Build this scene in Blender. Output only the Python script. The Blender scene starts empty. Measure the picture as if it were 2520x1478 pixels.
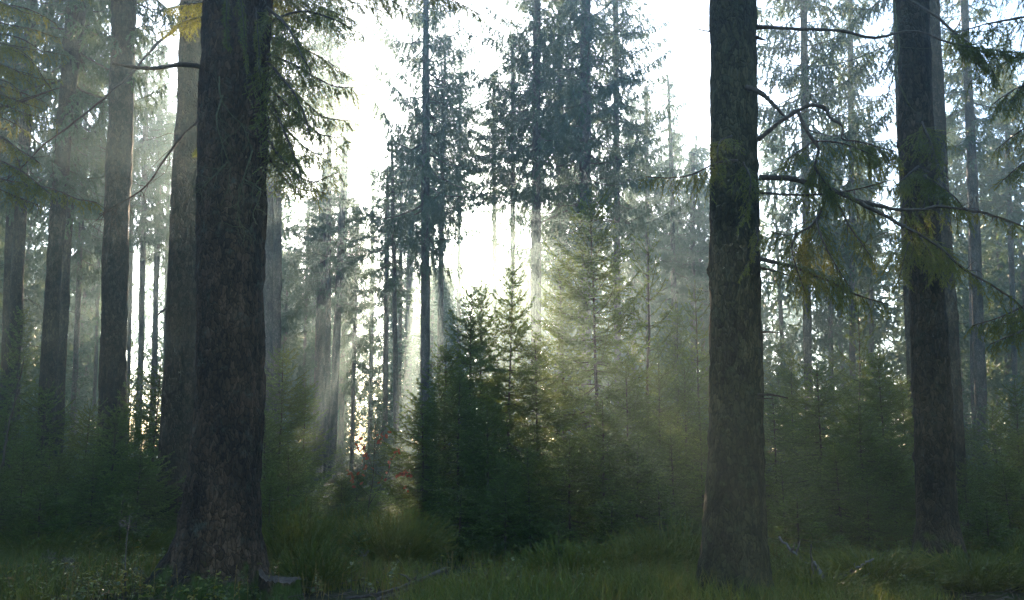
import bpy, math, numpy as np
from math import sin, cos, tan, atan, radians, pi
from mathutils import Vector

rng = np.random.default_rng(11)
sc = bpy.context.scene
COL = sc.collection

# ------------------------------------------------------------------ measuring
# the photograph was measured on a 2520 x 1478 grid
F, CX, CY, HORIZON, EYE = 2182.0, 1260.0, 739.0, 1090.0, 1.6
PITCH = atan((HORIZON - CY) / F)


def gz(x, y):
    x = np.asarray(x, float); y = np.asarray(y, float)
    d = np.clip((y - 6) / 12, 0, 1)
    return 0.10 * np.sin(x * 0.37 + 1.3) * np.sin(y * 0.29 + 0.4) * d + 0.05 * np.sin(x * 1.1 + y * 0.8) * d


def pt(px, py, Y):
    a = PITCH + atan((CY - py) / F)
    dz = Y * tan(a)
    fwd = Y * cos(PITCH) + dz * sin(PITCH)
    return np.array([(px - CX) * fwd / F, Y, EYE + dz])


def fwd_at(py, Y):
    return Y * cos(PITCH) + Y * tan(PITCH + atan((CY - py) / F)) * sin(PITCH)


def row_at(z, Y):
    return CY - F * tan(atan((z - EYE) / Y) - PITCH)


# ------------------------------------------------------------------ value noise
_tab = np.random.default_rng(5).random(65536)


def vnoise(p):
    p = np.asarray(p, float)
    i = np.floor(p).astype(np.int64); f = p - i
    f = f * f * (3 - 2 * f)

    def h(ix, iy, iz):
        return _tab[((ix * 73856093) ^ (iy * 19349663) ^ (iz * 83492791)) & 65535]
    o = 0
    for dx in (0, 1):
        for dy in (0, 1):
            for dz in (0, 1):
                w = (f[..., 0] if dx else 1 - f[..., 0]) * (f[..., 1] if dy else 1 - f[..., 1]) * (f[..., 2] if dz else 1 - f[..., 2])
                o = o + w * h(i[..., 0] + dx, i[..., 1] + dy, i[..., 2] + dz)
    return o


# ------------------------------------------------------------------ materials
def new_mat(name):
    m = bpy.data.materials.new(name); m.use_nodes = True
    nt = m.node_tree
    for n in list(nt.nodes): nt.nodes.remove(n)
    return m, nt, nt.nodes, nt.links


def ramp(N, stops, interp='LINEAR'):
    r = N.new('ShaderNodeValToRGB'); r.color_ramp.interpolation = interp
    e = r.color_ramp.elements
    while len(e) < len(stops): e.new(0.5)
    for k, (p, c) in enumerate(stops):
        e[k].position = p; e[k].color = (*c, 1)
    return r


def foliage_mat(name, stops, trans, mix=0.35, rough=0.5):
    m, nt, N, L = new_mat(name)
    at = N.new('ShaderNodeAttribute'); at.attribute_name = 'tone'
    r = ramp(N, stops)
    L.new(at.outputs['Fac'], r.inputs[0])
    b = N.new('ShaderNodeBsdfPrincipled'); b.inputs['Roughness'].default_value = rough
    b.inputs['Specular IOR Level'].default_value = 0.35
    L.new(r.outputs[0], b.inputs['Base Color'])
    t = N.new('ShaderNodeBsdfTranslucent'); t.inputs[0].default_value = (*trans, 1)
    mx = N.new('ShaderNodeMixShader'); mx.inputs[0].default_value = mix
    L.new(b.outputs[0], mx.inputs[1]); L.new(t.outputs[0], mx.inputs[2])
    o = N.new('ShaderNodeOutputMaterial'); L.new(mx.outputs[0], o.inputs[0])
    return m


def bark_mat(name, c0, c1, c2, lichen=(0.16, 0.19, 0.14), scale=1.0, lich_amt=0.5, moss=0.0, bump=0.9):
    m, nt, N, L = new_mat(name)
    tc = N.new('ShaderNodeTexCoord')
    mp = N.new('ShaderNodeMapping'); mp.inputs['Scale'].default_value = (scale, scale, scale * 0.42)
    L.new(tc.outputs['Object'], mp.inputs[0])
    n0 = N.new('ShaderNodeTexNoise'); n0.inputs['Scale'].default_value = 9; n0.inputs['Detail'].default_value = 4
    L.new(mp.outputs[0], n0.inputs[0])
    ad = N.new('ShaderNodeMix'); ad.data_type = 'VECTOR'; ad.inputs[0].default_value = 0.09
    L.new(mp.outputs[0], ad.inputs[4]); L.new(n0.outputs['Color'], ad.inputs[5])
    vo = N.new('ShaderNodeTexVoronoi'); vo.inputs['Scale'].default_value = 26; vo.feature = 'F1'
    L.new(ad.outputs[1], vo.inputs[0])
    ve = N.new('ShaderNodeTexVoronoi'); ve.inputs['Scale'].default_value = 26; ve.feature = 'DISTANCE_TO_EDGE'
    L.new(ad.outputs[1], ve.inputs[0])
    nf = N.new('ShaderNodeTexNoise'); nf.inputs['Scale'].default_value = 75; nf.inputs['Detail'].default_value = 5; nf.inputs['Roughness'].default_value = 0.65
    L.new(mp.outputs[0], nf.inputs[0])
    sp = N.new('ShaderNodeSeparateColor'); L.new(vo.outputs['Color'], sp.inputs[0])
    mxf = N.new('ShaderNodeMath'); mxf.operation = 'MULTIPLY_ADD'
    L.new(sp.outputs[0], mxf.inputs[0]); mxf.inputs[1].default_value = 0.4
    hb = N.new('ShaderNodeMath'); hb.operation = 'MULTIPLY'; L.new(nf.outputs[0], hb.inputs[0]); hb.inputs[1].default_value = 0.7
    L.new(hb.outputs[0], mxf.inputs[2])
    cr = ramp(N, [(0.2, c0), (0.5, c1), (0.85, c2)]); L.new(mxf.outputs[0], cr.inputs[0])
    # dark cracks between the plates
    ce = ramp(N, [(0.0, (0.35, 0.33, 0.3)), (0.10, (1, 1, 1))]); L.new(ve.outputs['Distance'], ce.inputs[0])
    mc = N.new('ShaderNodeMix'); mc.data_type = 'RGBA'; mc.blend_type = 'MULTIPLY'; mc.inputs[0].default_value = 1
    L.new(cr.outputs[0], mc.inputs[6]); L.new(ce.outputs[0], mc.inputs[7])
    nb = N.new('ShaderNodeTexNoise'); nb.inputs['Scale'].default_value = 2.6; nb.inputs['Detail'].default_value = 4
    L.new(mp.outputs[0], nb.inputs[0])
    rb_ = ramp(N, [(0.35, (0.45, 0.45, 0.45)), (0.65, (1.5, 1.4, 1.3))]); L.new(nb.outputs[0], rb_.inputs[0])
    mb = N.new('ShaderNodeMix'); mb.data_type = 'RGBA'; mb.blend_type = 'MULTIPLY'; mb.inputs[0].default_value = 1
    L.new(mc.outputs[2], mb.inputs[6]); L.new(rb_.outputs[0], mb.inputs[7]); mc = mb
    # lichen patches
    nl = N.new('ShaderNodeTexNoise'); nl.inputs['Scale'].default_value = 5.5; nl.inputs['Detail'].default_value = 7; nl.inputs['Roughness'].default_value = 0.72
    L.new(tc.outputs['Object'], nl.inputs[0])
    lr = ramp(N, [(0.56, (0, 0, 0)), (0.68, (lich_amt,) * 3)]); L.new(nl.outputs[0], lr.inputs[0])
    ml = N.new('ShaderNodeMix'); ml.data_type = 'RGBA'
    L.new(lr.outputs[0], ml.inputs[0]); L.new(mc.outputs[2], ml.inputs[6]); ml.inputs[7].default_value = (*lichen, 1)
    col = ml.outputs[2]
    if moss > 0:   # moss cushions grow on the root flare
        sx = N.new('ShaderNodeSeparateXYZ'); L.new(tc.outputs['Object'], sx.inputs[0])
        nm = N.new('ShaderNodeTexNoise'); nm.inputs['Scale'].default_value = 4; nm.inputs['Detail'].default_value = 6
        L.new(tc.outputs['Object'], nm.inputs[0])
        mr = N.new('ShaderNodeMapRange'); mr.inputs[1].default_value = 0.0; mr.inputs[2].default_value = moss; mr.inputs[3].default_value = 0.32; mr.inputs[4].default_value = -0.2
        L.new(sx.outputs[2], mr.inputs[0])
        sm = N.new('ShaderNodeMath'); L.new(mr.outputs[0], sm.inputs[0]); L.new(nm.outputs[0], sm.inputs[1])
        rr = ramp(N, [(0.58, (0, 0, 0)), (0.70, (0.9,) * 3)]); L.new(sm.outputs[0], rr.inputs[0])
        mm = N.new('ShaderNodeMix'); mm.data_type = 'RGBA'; L.new(rr.outputs[0], mm.inputs[0]); L.new(col, mm.inputs[6]); mm.inputs[7].default_value = (0.06, 0.085, 0.012, 1)
        col = mm.outputs[2]
    b = N.new('ShaderNodeBsdfPrincipled'); b.inputs['Roughness'].default_value = 0.85; b.inputs['Specular IOR Level'].default_value = 0.2
    L.new(col, b.inputs['Base Color'])
    h1 = N.new('ShaderNodeMath'); h1.operation = 'MINIMUM'; L.new(ve.outputs['Distance'], h1.inputs[0]); h1.inputs[1].default_value = 0.22
    h2 = N.new('ShaderNodeMath'); h2.operation = 'MULTIPLY_ADD'; L.new(h1.outputs[0], h2.inputs[0]); h2.inputs[1].default_value = 2.2; L.new(nf.outputs[0], h2.inputs[2])
    bp = N.new('ShaderNodeBump'); bp.inputs['Strength'].default_value = bump; bp.inputs['Distance'].default_value = 0.032
    L.new(h2.outputs[0], bp.inputs['Height']); L.new(bp.outputs[0], b.inputs['Normal'])
    o = N.new('ShaderNodeOutputMaterial'); L.new(b.outputs[0], o.inputs[0])
    return m


def plain_mat(name, c0, c1, scale=20, rough=0.8, stretch=1.0):
    m, nt, N, L = new_mat(name)
    tc = N.new('ShaderNodeTexCoord'); n = N.new('ShaderNodeTexNoise'); n.inputs['Scale'].default_value = scale; n.inputs['Detail'].default_value = 5
    L.new(tc.outputs['Object'], n.inputs[0])
    r = ramp(N, [(0.3, c0), (0.7, c1)]); L.new(n.outputs[0], r.inputs[0])
    b = N.new('ShaderNodeBsdfPrincipled'); b.inputs['Roughness'].default_value = rough; b.inputs['Specular IOR Level'].default_value = 0.25
    L.new(r.outputs[0], b.inputs['Base Color'])
    bp = N.new('ShaderNodeBump'); bp.inputs['Strength'].default_value = 0.5; bp.inputs['Distance'].default_value = 0.02
    L.new(n.outputs[0], bp.inputs['Height']); L.new(bp.outputs[0], b.inputs['Normal'])
    o = N.new('ShaderNodeOutputMaterial'); L.new(b.outputs[0], o.inputs[0])
    return m


M = {}
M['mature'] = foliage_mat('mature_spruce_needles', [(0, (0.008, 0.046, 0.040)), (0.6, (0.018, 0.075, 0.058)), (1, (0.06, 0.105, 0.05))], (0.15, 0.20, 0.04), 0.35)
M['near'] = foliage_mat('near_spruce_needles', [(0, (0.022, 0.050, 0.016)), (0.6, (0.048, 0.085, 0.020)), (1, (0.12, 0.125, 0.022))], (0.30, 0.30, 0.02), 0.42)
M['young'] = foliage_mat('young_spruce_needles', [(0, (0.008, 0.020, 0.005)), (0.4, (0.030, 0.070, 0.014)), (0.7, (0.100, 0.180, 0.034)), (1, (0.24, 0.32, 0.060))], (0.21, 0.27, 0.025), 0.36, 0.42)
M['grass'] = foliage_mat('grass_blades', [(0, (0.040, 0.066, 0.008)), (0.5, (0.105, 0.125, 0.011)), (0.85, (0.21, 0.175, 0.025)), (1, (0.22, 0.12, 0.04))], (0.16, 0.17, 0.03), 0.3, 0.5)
M['bramble'] = foliage_mat('bramble_leaves', [(0, (0.035, 0.065, 0.02)), (0.5, (0.10, 0.13, 0.02)), (0.8, (0.25, 0.22, 0.02)), (1, (0.22, 0.09, 0.03))], (0.25, 0.22, 0.02), 0.3, 0.4)
M['beech'] = foliage_mat('red_beech_leaves', [(0, (0.14, 0.035, 0.018)), (1, (0.32, 0.11, 0.05))], (0.42, 0.13, 0.05), 0.45, 0.5)
M['bark'] = bark_mat('spruce_bark', (0.024, 0.017, 0.009), (0.050, 0.037, 0.021), (0.10, 0.076, 0.046), lichen=(0.085, 0.10, 0.065), lich_amt=0.4, moss=0.8)
M['bark_red'] = bark_mat('reddish_scaly_bark', (0.026, 0.016, 0.009), (0.060, 0.038, 0.021), (0.12, 0.080, 0.048), lichen=(0.10, 0.12, 0.085), lich_amt=0.55, moss=0.55, bump=1.0)
M['bark_green'] = bark_mat('lichen_grown_bark', (0.020, 0.018, 0.008), (0.042, 0.038, 0.017), (0.085, 0.080, 0.038), lichen=(0.085, 0.10, 0.052), lich_amt=0.6, moss=0.5)
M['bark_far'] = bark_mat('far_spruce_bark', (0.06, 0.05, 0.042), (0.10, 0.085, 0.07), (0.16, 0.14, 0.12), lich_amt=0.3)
M['twig'] = plain_mat('spruce_twig', (0.045, 0.032, 0.022), (0.10, 0.075, 0.05), 30)
M['lichen_twig'] = plain_mat('lichen_covered_twig', (0.055, 0.052, 0.022), (0.105, 0.10, 0.042), 25)
M['grey_wood'] = plain_mat('weathered_grey_wood', (0.07, 0.06, 0.05), (0.19, 0.17, 0.145), 14)
M['dark_wood'] = plain_mat('damp_dead_wood', (0.05, 0.036, 0.026), (0.12, 0.09, 0.065), 14)
M['seed'] = plain_mat('dry_flower_head', (0.07, 0.055, 0.04), (0.16, 0.13, 0.10), 40)


# ------------------------------------------------------------------ mesh building
class Geo:
    def __init__(s):
        s.v = []; s.f = []; s.sz = []; s.m = []; s.t = []; s.n = 0

    def add(s, v, f, m=0, tone=0.5):
        v = np.asarray(v, np.float32).reshape(-1, 3)
        f = np.asarray(f, np.int64)
        s.v.append(v); s.f.append((f + s.n).ravel()); s.sz.append(np.full(len(f), f.shape[1], np.int64))
        s.m.append(np.full(len(f), m, np.int32))
        s.t.append(np.broadcast_to(np.asarray(tone, np.float32), (len(v),)).copy())
        s.n += len(v)

    def arrays(s):
        return np.concatenate(s.v), np.concatenate(s.f), np.concatenate(s.sz), np.concatenate(s.m), np.concatenate(s.t)

    def mesh(s, name, mats, smooth=True):
        v, f, sz, mi, t = s.arrays()
        me = bpy.data.meshes.new(name)
        me.vertices.add(len(v)); me.vertices.foreach_set('co', v.ravel())
        me.loops.add(len(f)); me.loops.foreach_set('vertex_index', f.astype(np.int32))
        me.polygons.add(len(sz))
        st = np.concatenate([[0], np.cumsum(sz)[:-1]]).astype(np.int32)
        me.polygons.foreach_set('loop_start', st)
        for m in mats: me.materials.append(m)
        me.polygons.foreach_set('material_index', mi)
        a = me.attributes.new('tone', 'FLOAT', 'POINT'); a.data.foreach_set('value', t)
        me.update(calc_edges=True)
        me.polygons.foreach_set('use_smooth', np.full(len(sz), smooth))
        return me


def link(name, me, parent=None, loc=(0, 0, 0)):
    o = bpy.data.objects.new(name, me); COL.objects.link(o)
    o.location = loc
    if parent is not None: o.parent = parent
    return o


def tag(o, label=None, cat=None, group=None, kind=None):
    if label: o['label'] = label
    if cat: o['category'] = cat
    if group: o['group'] = group
    if kind: o['kind'] = kind
    return o


def norm(a):
    return a / np.maximum(np.linalg.norm(a, axis=-1, keepdims=True), 1e-9)


def tube(g, C, R, sides=6, m=0, tone=0.5, rough=0.0):
    C = np.asarray(C, float); n = len(C); R = np.broadcast_to(np.asarray(R, float), (n,))
    T = norm(np.gradient(C, axis=0))
    ref = np.array([0, 0, 1.0]) if abs(T[:, 2]).mean() < 0.8 else np.array([1.0, 0, 0])
    U = norm(np.cross(T, ref)); V = np.cross(T, U)
    a = np.arange(sides) * 2 * pi / sides
    rr = R[:, None] * np.ones(sides)
    if rough: rr = rr * (1 + rough * rng.normal(size=rr.shape))
    P = C[:, None] + rr[..., None] * (np.cos(a)[None, :, None] * U[:, None] + np.sin(a)[None, :, None] * V[:, None])
    i = np.arange(n - 1)[:, None] * sides; j = np.arange(sides)[None]; k = (j + 1) % sides
    q = np.stack([i + j, i + k, i + sides + k, i + sides + j], -1).reshape(-1, 4)
    g.add(P, q, m, tone)
    ends = np.stack([C[0], C[-1]]); b = g.n
    # close both ends with fans
    base = b - n * sides
    for e, (off, rev) in enumerate(((0, True), ((n - 1) * sides, False))):
        c = np.array([ends[e]]); fb = []
        for s_ in range(sides):
            t_ = (s_ + 1) % sides
            fb.append((base + off + s_, base + off + t_) if not rev else (base + off + t_, base + off + s_))
        idx = g.n
        g.v.append(np.float32(c)); g.t.append(np.array([0.5], np.float32)); g.n += 1
        fa = np.array([[x, y, idx] for x, y in fb], np.int64)
        g.f.append(fa.ravel()); g.sz.append(np.full(len(fa), 3, np.int64)); g.m.append(np.full(len(fa), m, np.int32))


def sticks(g, P, Q, r0, r1, m=0, tone=0.5):
    """many thin three-sided twigs at once"""
    P = np.asarray(P, float); Q = np.asarray(Q, float); n = len(P)
    if n == 0: return
    A = norm(Q - P)
    ref = np.where(np.abs(A[:, 2:3]) < 0.9, np.array([[0, 0, 1.0]]), np.array([[1.0, 0, 0]]))
    U = norm(np.cross(A, ref)); V = np.cross(A, U)
    r0 = np.broadcast_to(r0, (n,))[:, None]; r1 = np.broadcast_to(r1, (n,))[:, None]
    vs = []
    for C, r in ((P, r0), (Q, r1)):
        for k in range(3):
            a = k * 2 * pi / 3
            vs.append(C + r * (cos(a) * U + sin(a) * V))
    v = np.stack(vs, 1).reshape(-1, 3)
    b = np.arange(n)[:, None, None] * 6
    q = np.array([[0, 1, 4, 3], [1, 2, 5, 4], [2, 0, 3, 5]])[None]
    g.add(v, (b + q).reshape(-1, 4), m, tone)


def needles(g, P, Q, dens, L, w, m=0, tone=0.5, spread=0.5, fwd=0.95):
    P = np.asarray(P, float); Q = np.asarray(Q, float)
    A = Q - P; ln = np.linalg.norm(A, axis=1)
    cnt = np.maximum(1, np.floor(ln * dens + rng.random(len(P)))).astype(int)
    idx = np.repeat(np.arange(len(P)), cnt); n = len(idx)
    t = rng.random(n)
    base = P[idx] + A[idx] * t[:, None]
    Au = norm(A)[idx]
    R = rng.normal(size=(n, 3)); R -= (R * Au).sum(1, keepdims=True) * Au; R = norm(R)
    D = norm(Au * fwd + R * spread)
    S = norm(np.cross(D, norm(rng.normal(size=(n, 3))))) * (w / 2)
    ll = L * (0.65 + 0.7 * rng.random(n))[:, None]
    v = np.stack([base + S, base - S, base + D * ll], 1).reshape(-1, 3)
    f = np.arange(n * 3).reshape(-1, 3)
    tn = np.clip(np.broadcast_to(tone, (len(P),))[idx] + rng.normal(size=n) * 0.05, 0, 1)
    g.add(v, f, m, np.repeat(tn, 3))


class Fol:
    def __init__(s): s.P = []; s.Q = []; s.T = []; s.SP = []; s.SQ = []; s.r0 = []; s.r1 = []

    def seg(s, P, Q, tone):
        P = np.atleast_2d(P); s.P.append(P); s.Q.append(np.atleast_2d(Q)); s.T.append(np.broadcast_to(tone, (len(P),)))

    def stick(s, P, Q, r0, r1):
        P = np.atleast_2d(P); s.SP.append(P); s.SQ.append(np.atleast_2d(Q))
        s.r0.append(np.broadcast_to(r0, (len(P),))); s.r1.append(np.broadcast_to(r1, (len(P),)))

    def emit(s, g, dens, L, w, m_leaf=0, m_wood=1, wood=True, **k):
        if s.P: needles(g, np.concatenate(s.P), np.concatenate(s.Q), dens, L, w, m_leaf, np.concatenate(s.T), **k)
        if wood and s.SP: sticks(g, np.concatenate(s.SP), np.concatenate(s.SQ), np.concatenate(s.r0), np.concatenate(s.r1), m_wood)


def resample(C, n):
    C = np.asarray(C, float)
    # Catmull-Rom through the points, then even spacing
    E = np.concatenate([[2 * C[0] - C[1]], C, [2 * C[-1] - C[-2]]])
    out = []
    for i in range(1, len(E) - 2):
        p0, p1, p2, p3 = E[i - 1:i + 3]
        for t in np.linspace(0, 1, 8, endpoint=False):
            out.append(0.5 * (2 * p1 + (p2 - p0) * t + (2 * p0 - 5 * p1 + 4 * p2 - p3) * t * t + (3 * p1 - p0 - 3 * p2 + p3) * t ** 3))
    out.append(C[-1]); out = np.array(out)
    d = np.concatenate([[0], np.cumsum(np.linalg.norm(np.diff(out, axis=0), axis=1))])
    s = np.linspace(0, d[-1], n)
    return np.stack([np.interp(s, d, out[:, k]) for k in range(3)], 1), d[-1]


def bough(fol, C, nbl, bl, hang=0.6, ang=0.9, sub=4, subl=0.35, tone=0.5, start=0.15, tip=0.35, tw=0.003, jitter=0.25, bare_in=0.15, axis_needles=0.0):
    """side branchlets with their own shoots along the limb C (K,3); adds segments to fol"""
    K = len(C)
    T = norm(np.gradient(C, axis=0))
    s = np.linspace(start, 0.995, nbl) + rng.normal(size=nbl) * 0.3 / nbl
    s = np.clip(s, start, 1)
    fi = s * (K - 1); i0 = np.minimum(fi.astype(int), K - 2); fr = (fi - i0)[:, None]
    B = C[i0] * (1 - fr) + C[i0 + 1] * fr
    Tb = norm(T[i0] * (1 - fr) + T[i0 + 1] * fr)
    side = norm(np.cross(Tb, np.array([0, 0, 1.0])) + 1e-6)
    sg = np.where(np.arange(nbl) % 2 == 0, 1.0, -1.0)[:, None]
    prof = (1 - (s - start) / (1 - start)) * (1 - tip) + tip
    prof = prof * np.clip((s - start) * 8 + 0.5, 0.4, 1)
    ln = bl * prof * rng.uniform(0.4, 1.25, nbl)
    a = ang + rng.normal(size=nbl) * 0.15
    D = norm(Tb * np.cos(a)[:, None] + side * sg * np.sin(a)[:, None] + np.array([0, 0, -1.0]) * hang * rng.uniform(0.6, 1.2, nbl)[:, None] + rng.normal(size=(nbl, 3)) * jitter * 0.4)
    mid = B + D * ln[:, None] * 0.5
    D2 = norm(D + np.array([0, 0, -1.0]) * hang * 0.7 + rng.normal(size=(nbl, 3)) * jitter * 0.5)
    end = mid + D2 * ln[:, None] * 0.5
    tn = np.clip(tone + rng.normal(size=nbl) * 0.12, 0, 1)
    fol.seg(B + (mid - B) * bare_in, mid, tn); fol.seg(mid, end, tn + 0.06)
    fol.stick(B, mid, tw, tw * 0.7); fol.stick(mid, end, tw * 0.7, tw * 0.3)
    if sub:
        u = np.linspace(0.12, 0.95, sub)[None, :] + rng.normal(size=(nbl, sub)) * 0.04
        u = np.clip(u, 0.02, 1)[..., None]
        base = np.where(u < 0.5, B[:, None] + (mid - B)[:, None] * (u * 2), mid[:, None] + (end - mid)[:, None] * (u * 2 - 1))
        dd = np.where(u < 0.5, D[:, None], D2[:, None])
        pl = norm(np.cross(dd, norm(np.cross(D, D2 + Tb * 0.5)[:, None] + 1e-6)) + rng.normal(size=(nbl, sub, 3)) * 0.4)
        sgn = np.where(np.arange(sub) % 2 == 0, 1.0, -1.0)[None, :, None]
        sd = norm(dd * 0.75 + pl * sgn * 0.75 + np.array([0, 0, -1.0]) * hang * 0.45)
        sl = (ln[:, None] * subl * (1.15 - 0.6 * u[..., 0]) * rng.uniform(0.7, 1.2, (nbl, sub)))[..., None]
        e = base + sd * sl
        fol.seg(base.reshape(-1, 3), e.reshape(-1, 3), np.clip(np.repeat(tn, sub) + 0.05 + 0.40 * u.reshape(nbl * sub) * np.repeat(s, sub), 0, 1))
        fol.stick(base.reshape(-1, 3), e.reshape(-1, 3), tw * 0.5, tw * 0.25)
    if axis_needles > 0:
        k0 = int((1 - axis_needles) * (K - 1))
        fol.seg(C[k0:-1], C[k0 + 1:], tone + 0.05)


# ------------------------------------------------------------------ prototypes of crowns
def mature_crown(Lc, R, seed, whorl=0.55, per=5, dens=22, nl=0.10, nw=0.032, hang=0.9, sub=4, nbl=15, bl=0.62, sparse=1.0, wood=True):
    global rng
    keep = rng; rng = np.random.default_rng(seed)
    g = Geo(); fol = Fol()
    z = 0.0
    while z < Lc - 0.3:
        q = z / Lc
        rr = R * min(1.0, (1 - q) * 1.55 + 0.05)
        if q < 0.12: rr *= 0.45 + q * 4.5
        n = max(3, int(round(per * sparse * rng.uniform(0.7, 1.3))))
        a0 = rng.random() * 6.28
        for k in range(n):
            a = a0 + k * 6.283 / n + rng.normal() * 0.3
            if rng.random() < 0.12: continue
            L = rr * rng.uniform(0.45, 1.15)
            zz = z + rng.uniform(-0.25, 0.25) - (0.9 * rng.random() ** 2 if q < 0.15 else 0)
            up = 0.55 * q - 0.28 + rng.normal() * 0.08
            pts = []
            for s in np.linspace(0, 1, 7):
                h = L * s
                pts.append([cos(a) * h, sin(a) * h, zz + up * h - 0.22 * L * sin(s * pi * 0.9) * (1 - q) + 0.16 * L * s ** 3])
            C = np.array(pts) + np.cumsum(rng.normal(size=(7, 3)) * 0.02 * L, 0)
            r0 = 0.012 + 0.011 * L
            sp_ = np.linspace(r0, 0.006, 6)
            fol.stick(C[:-1], C[1:], sp_, sp_ * 0.85)
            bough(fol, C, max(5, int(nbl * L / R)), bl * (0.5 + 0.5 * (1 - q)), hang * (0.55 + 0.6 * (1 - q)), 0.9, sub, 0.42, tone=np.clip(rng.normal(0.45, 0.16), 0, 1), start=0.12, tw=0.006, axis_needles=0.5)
        z += whorl * (1 - 0.35 * q) * rng.uniform(0.75, 1.25)
    fol.seg([[0, 0, Lc - 0.8]], [[0, 0, Lc]], 0.5)
    fol.emit(g, dens, nl, nw, 0, 1, wood)
    rng = keep
    return g


def young_spruce(H, R, seed, dens=210, nl=0.030, nw=0.012, gap=0.30, per=5, nbl=14, leader=0.4, up0=0.75, sub=4, sparse=1.0):
    """returns (trunk Geo, crown Geo) of a young spruce, tip at z = H"""
    global rng
    keep = rng; rng = np.random.default_rng(seed)
    gt = Geo(); g = Geo(); fol = Fol()
    sway = np.cumsum(rng.normal(size=(14, 2)) * 0.006 * H / 3, 0)
    zs = np.linspace(-0.1, H, 14)
    C = np.stack([sway[:, 0], sway[:, 1], zs], 1)
    C, _ = resample(C, 30)
    rb = 0.0085 * H + 0.006
    tube(gt, C, np.linspace(rb, 0.0045, 30), 7)

    def ax(z):
        return np.array([np.interp(z, C[:, 2], C[:, 0]), np.interp(z, C[:, 2], C[:, 1]), z])
    d = leader * rng.uniform(0.85, 1.15)
    fol.seg(ax(H - d)[None], ax(H)[None], 0.75)
    while d < H - 0.12:
        q = d / H
        Lm = R * min(1.0, 0.10 + 1.25 * q ** 0.85) * (1.0 if q < 0.8 else 1 - (q - 0.8) * 1.2)
        whl = [(per, 1.0, 0.0), (int(per * 0.8), 0.55, gap * 0.5)]
        for n, kk, off in whl:
            a0 = rng.random() * 6.28
            n = max(2, int(round(n * sparse * rng.uniform(0.8, 1.2))))
            for k in range(n):
                a = a0 + k * 6.283 / n + rng.normal() * 0.22
                z0 = H - d - off + rng.uniform(-0.03, 0.03)
                if z0 < 0.05: continue
                L = Lm * kk * rng.uniform(0.7, 1.15)
                if L < 0.06: continue
                up = up0 * (1 - q) ** 1.1 - 0.05 - 0.28 * q + rng.normal() * 0.10
                sag = 0.22 * q
                s = np.linspace(0, 1, 9)
                h = L * s
                az = a + 0.25 * rng.normal() * s
                P = np.stack([np.cos(az) * h, np.sin(az) * h, up * h - sag * L * np.sin(s * pi * 0.85) + 0.20 * L * s ** 3], 1) + ax(z0)
                r0 = 0.004 + 0.006 * L
                fol.stick(P[:-1], P[1:], np.linspace(r0, 0.003, 8), np.linspace(r0, 0.003, 8) * 0.85)
                tone = np.clip(rng.normal(0.32, 0.14), 0, 1)
                nb = max(3, int(nbl * L))
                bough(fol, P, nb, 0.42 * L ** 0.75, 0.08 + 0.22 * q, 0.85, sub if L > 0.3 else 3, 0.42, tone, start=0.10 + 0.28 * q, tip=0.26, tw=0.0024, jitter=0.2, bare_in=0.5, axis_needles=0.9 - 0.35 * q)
        d += gap * (0.9 + 0.35 * q) * rng.uniform(0.8, 1.2)
    fol.emit(g, dens, nl, nw, 0, 1)
    rng = keep
    return gt, g


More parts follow.
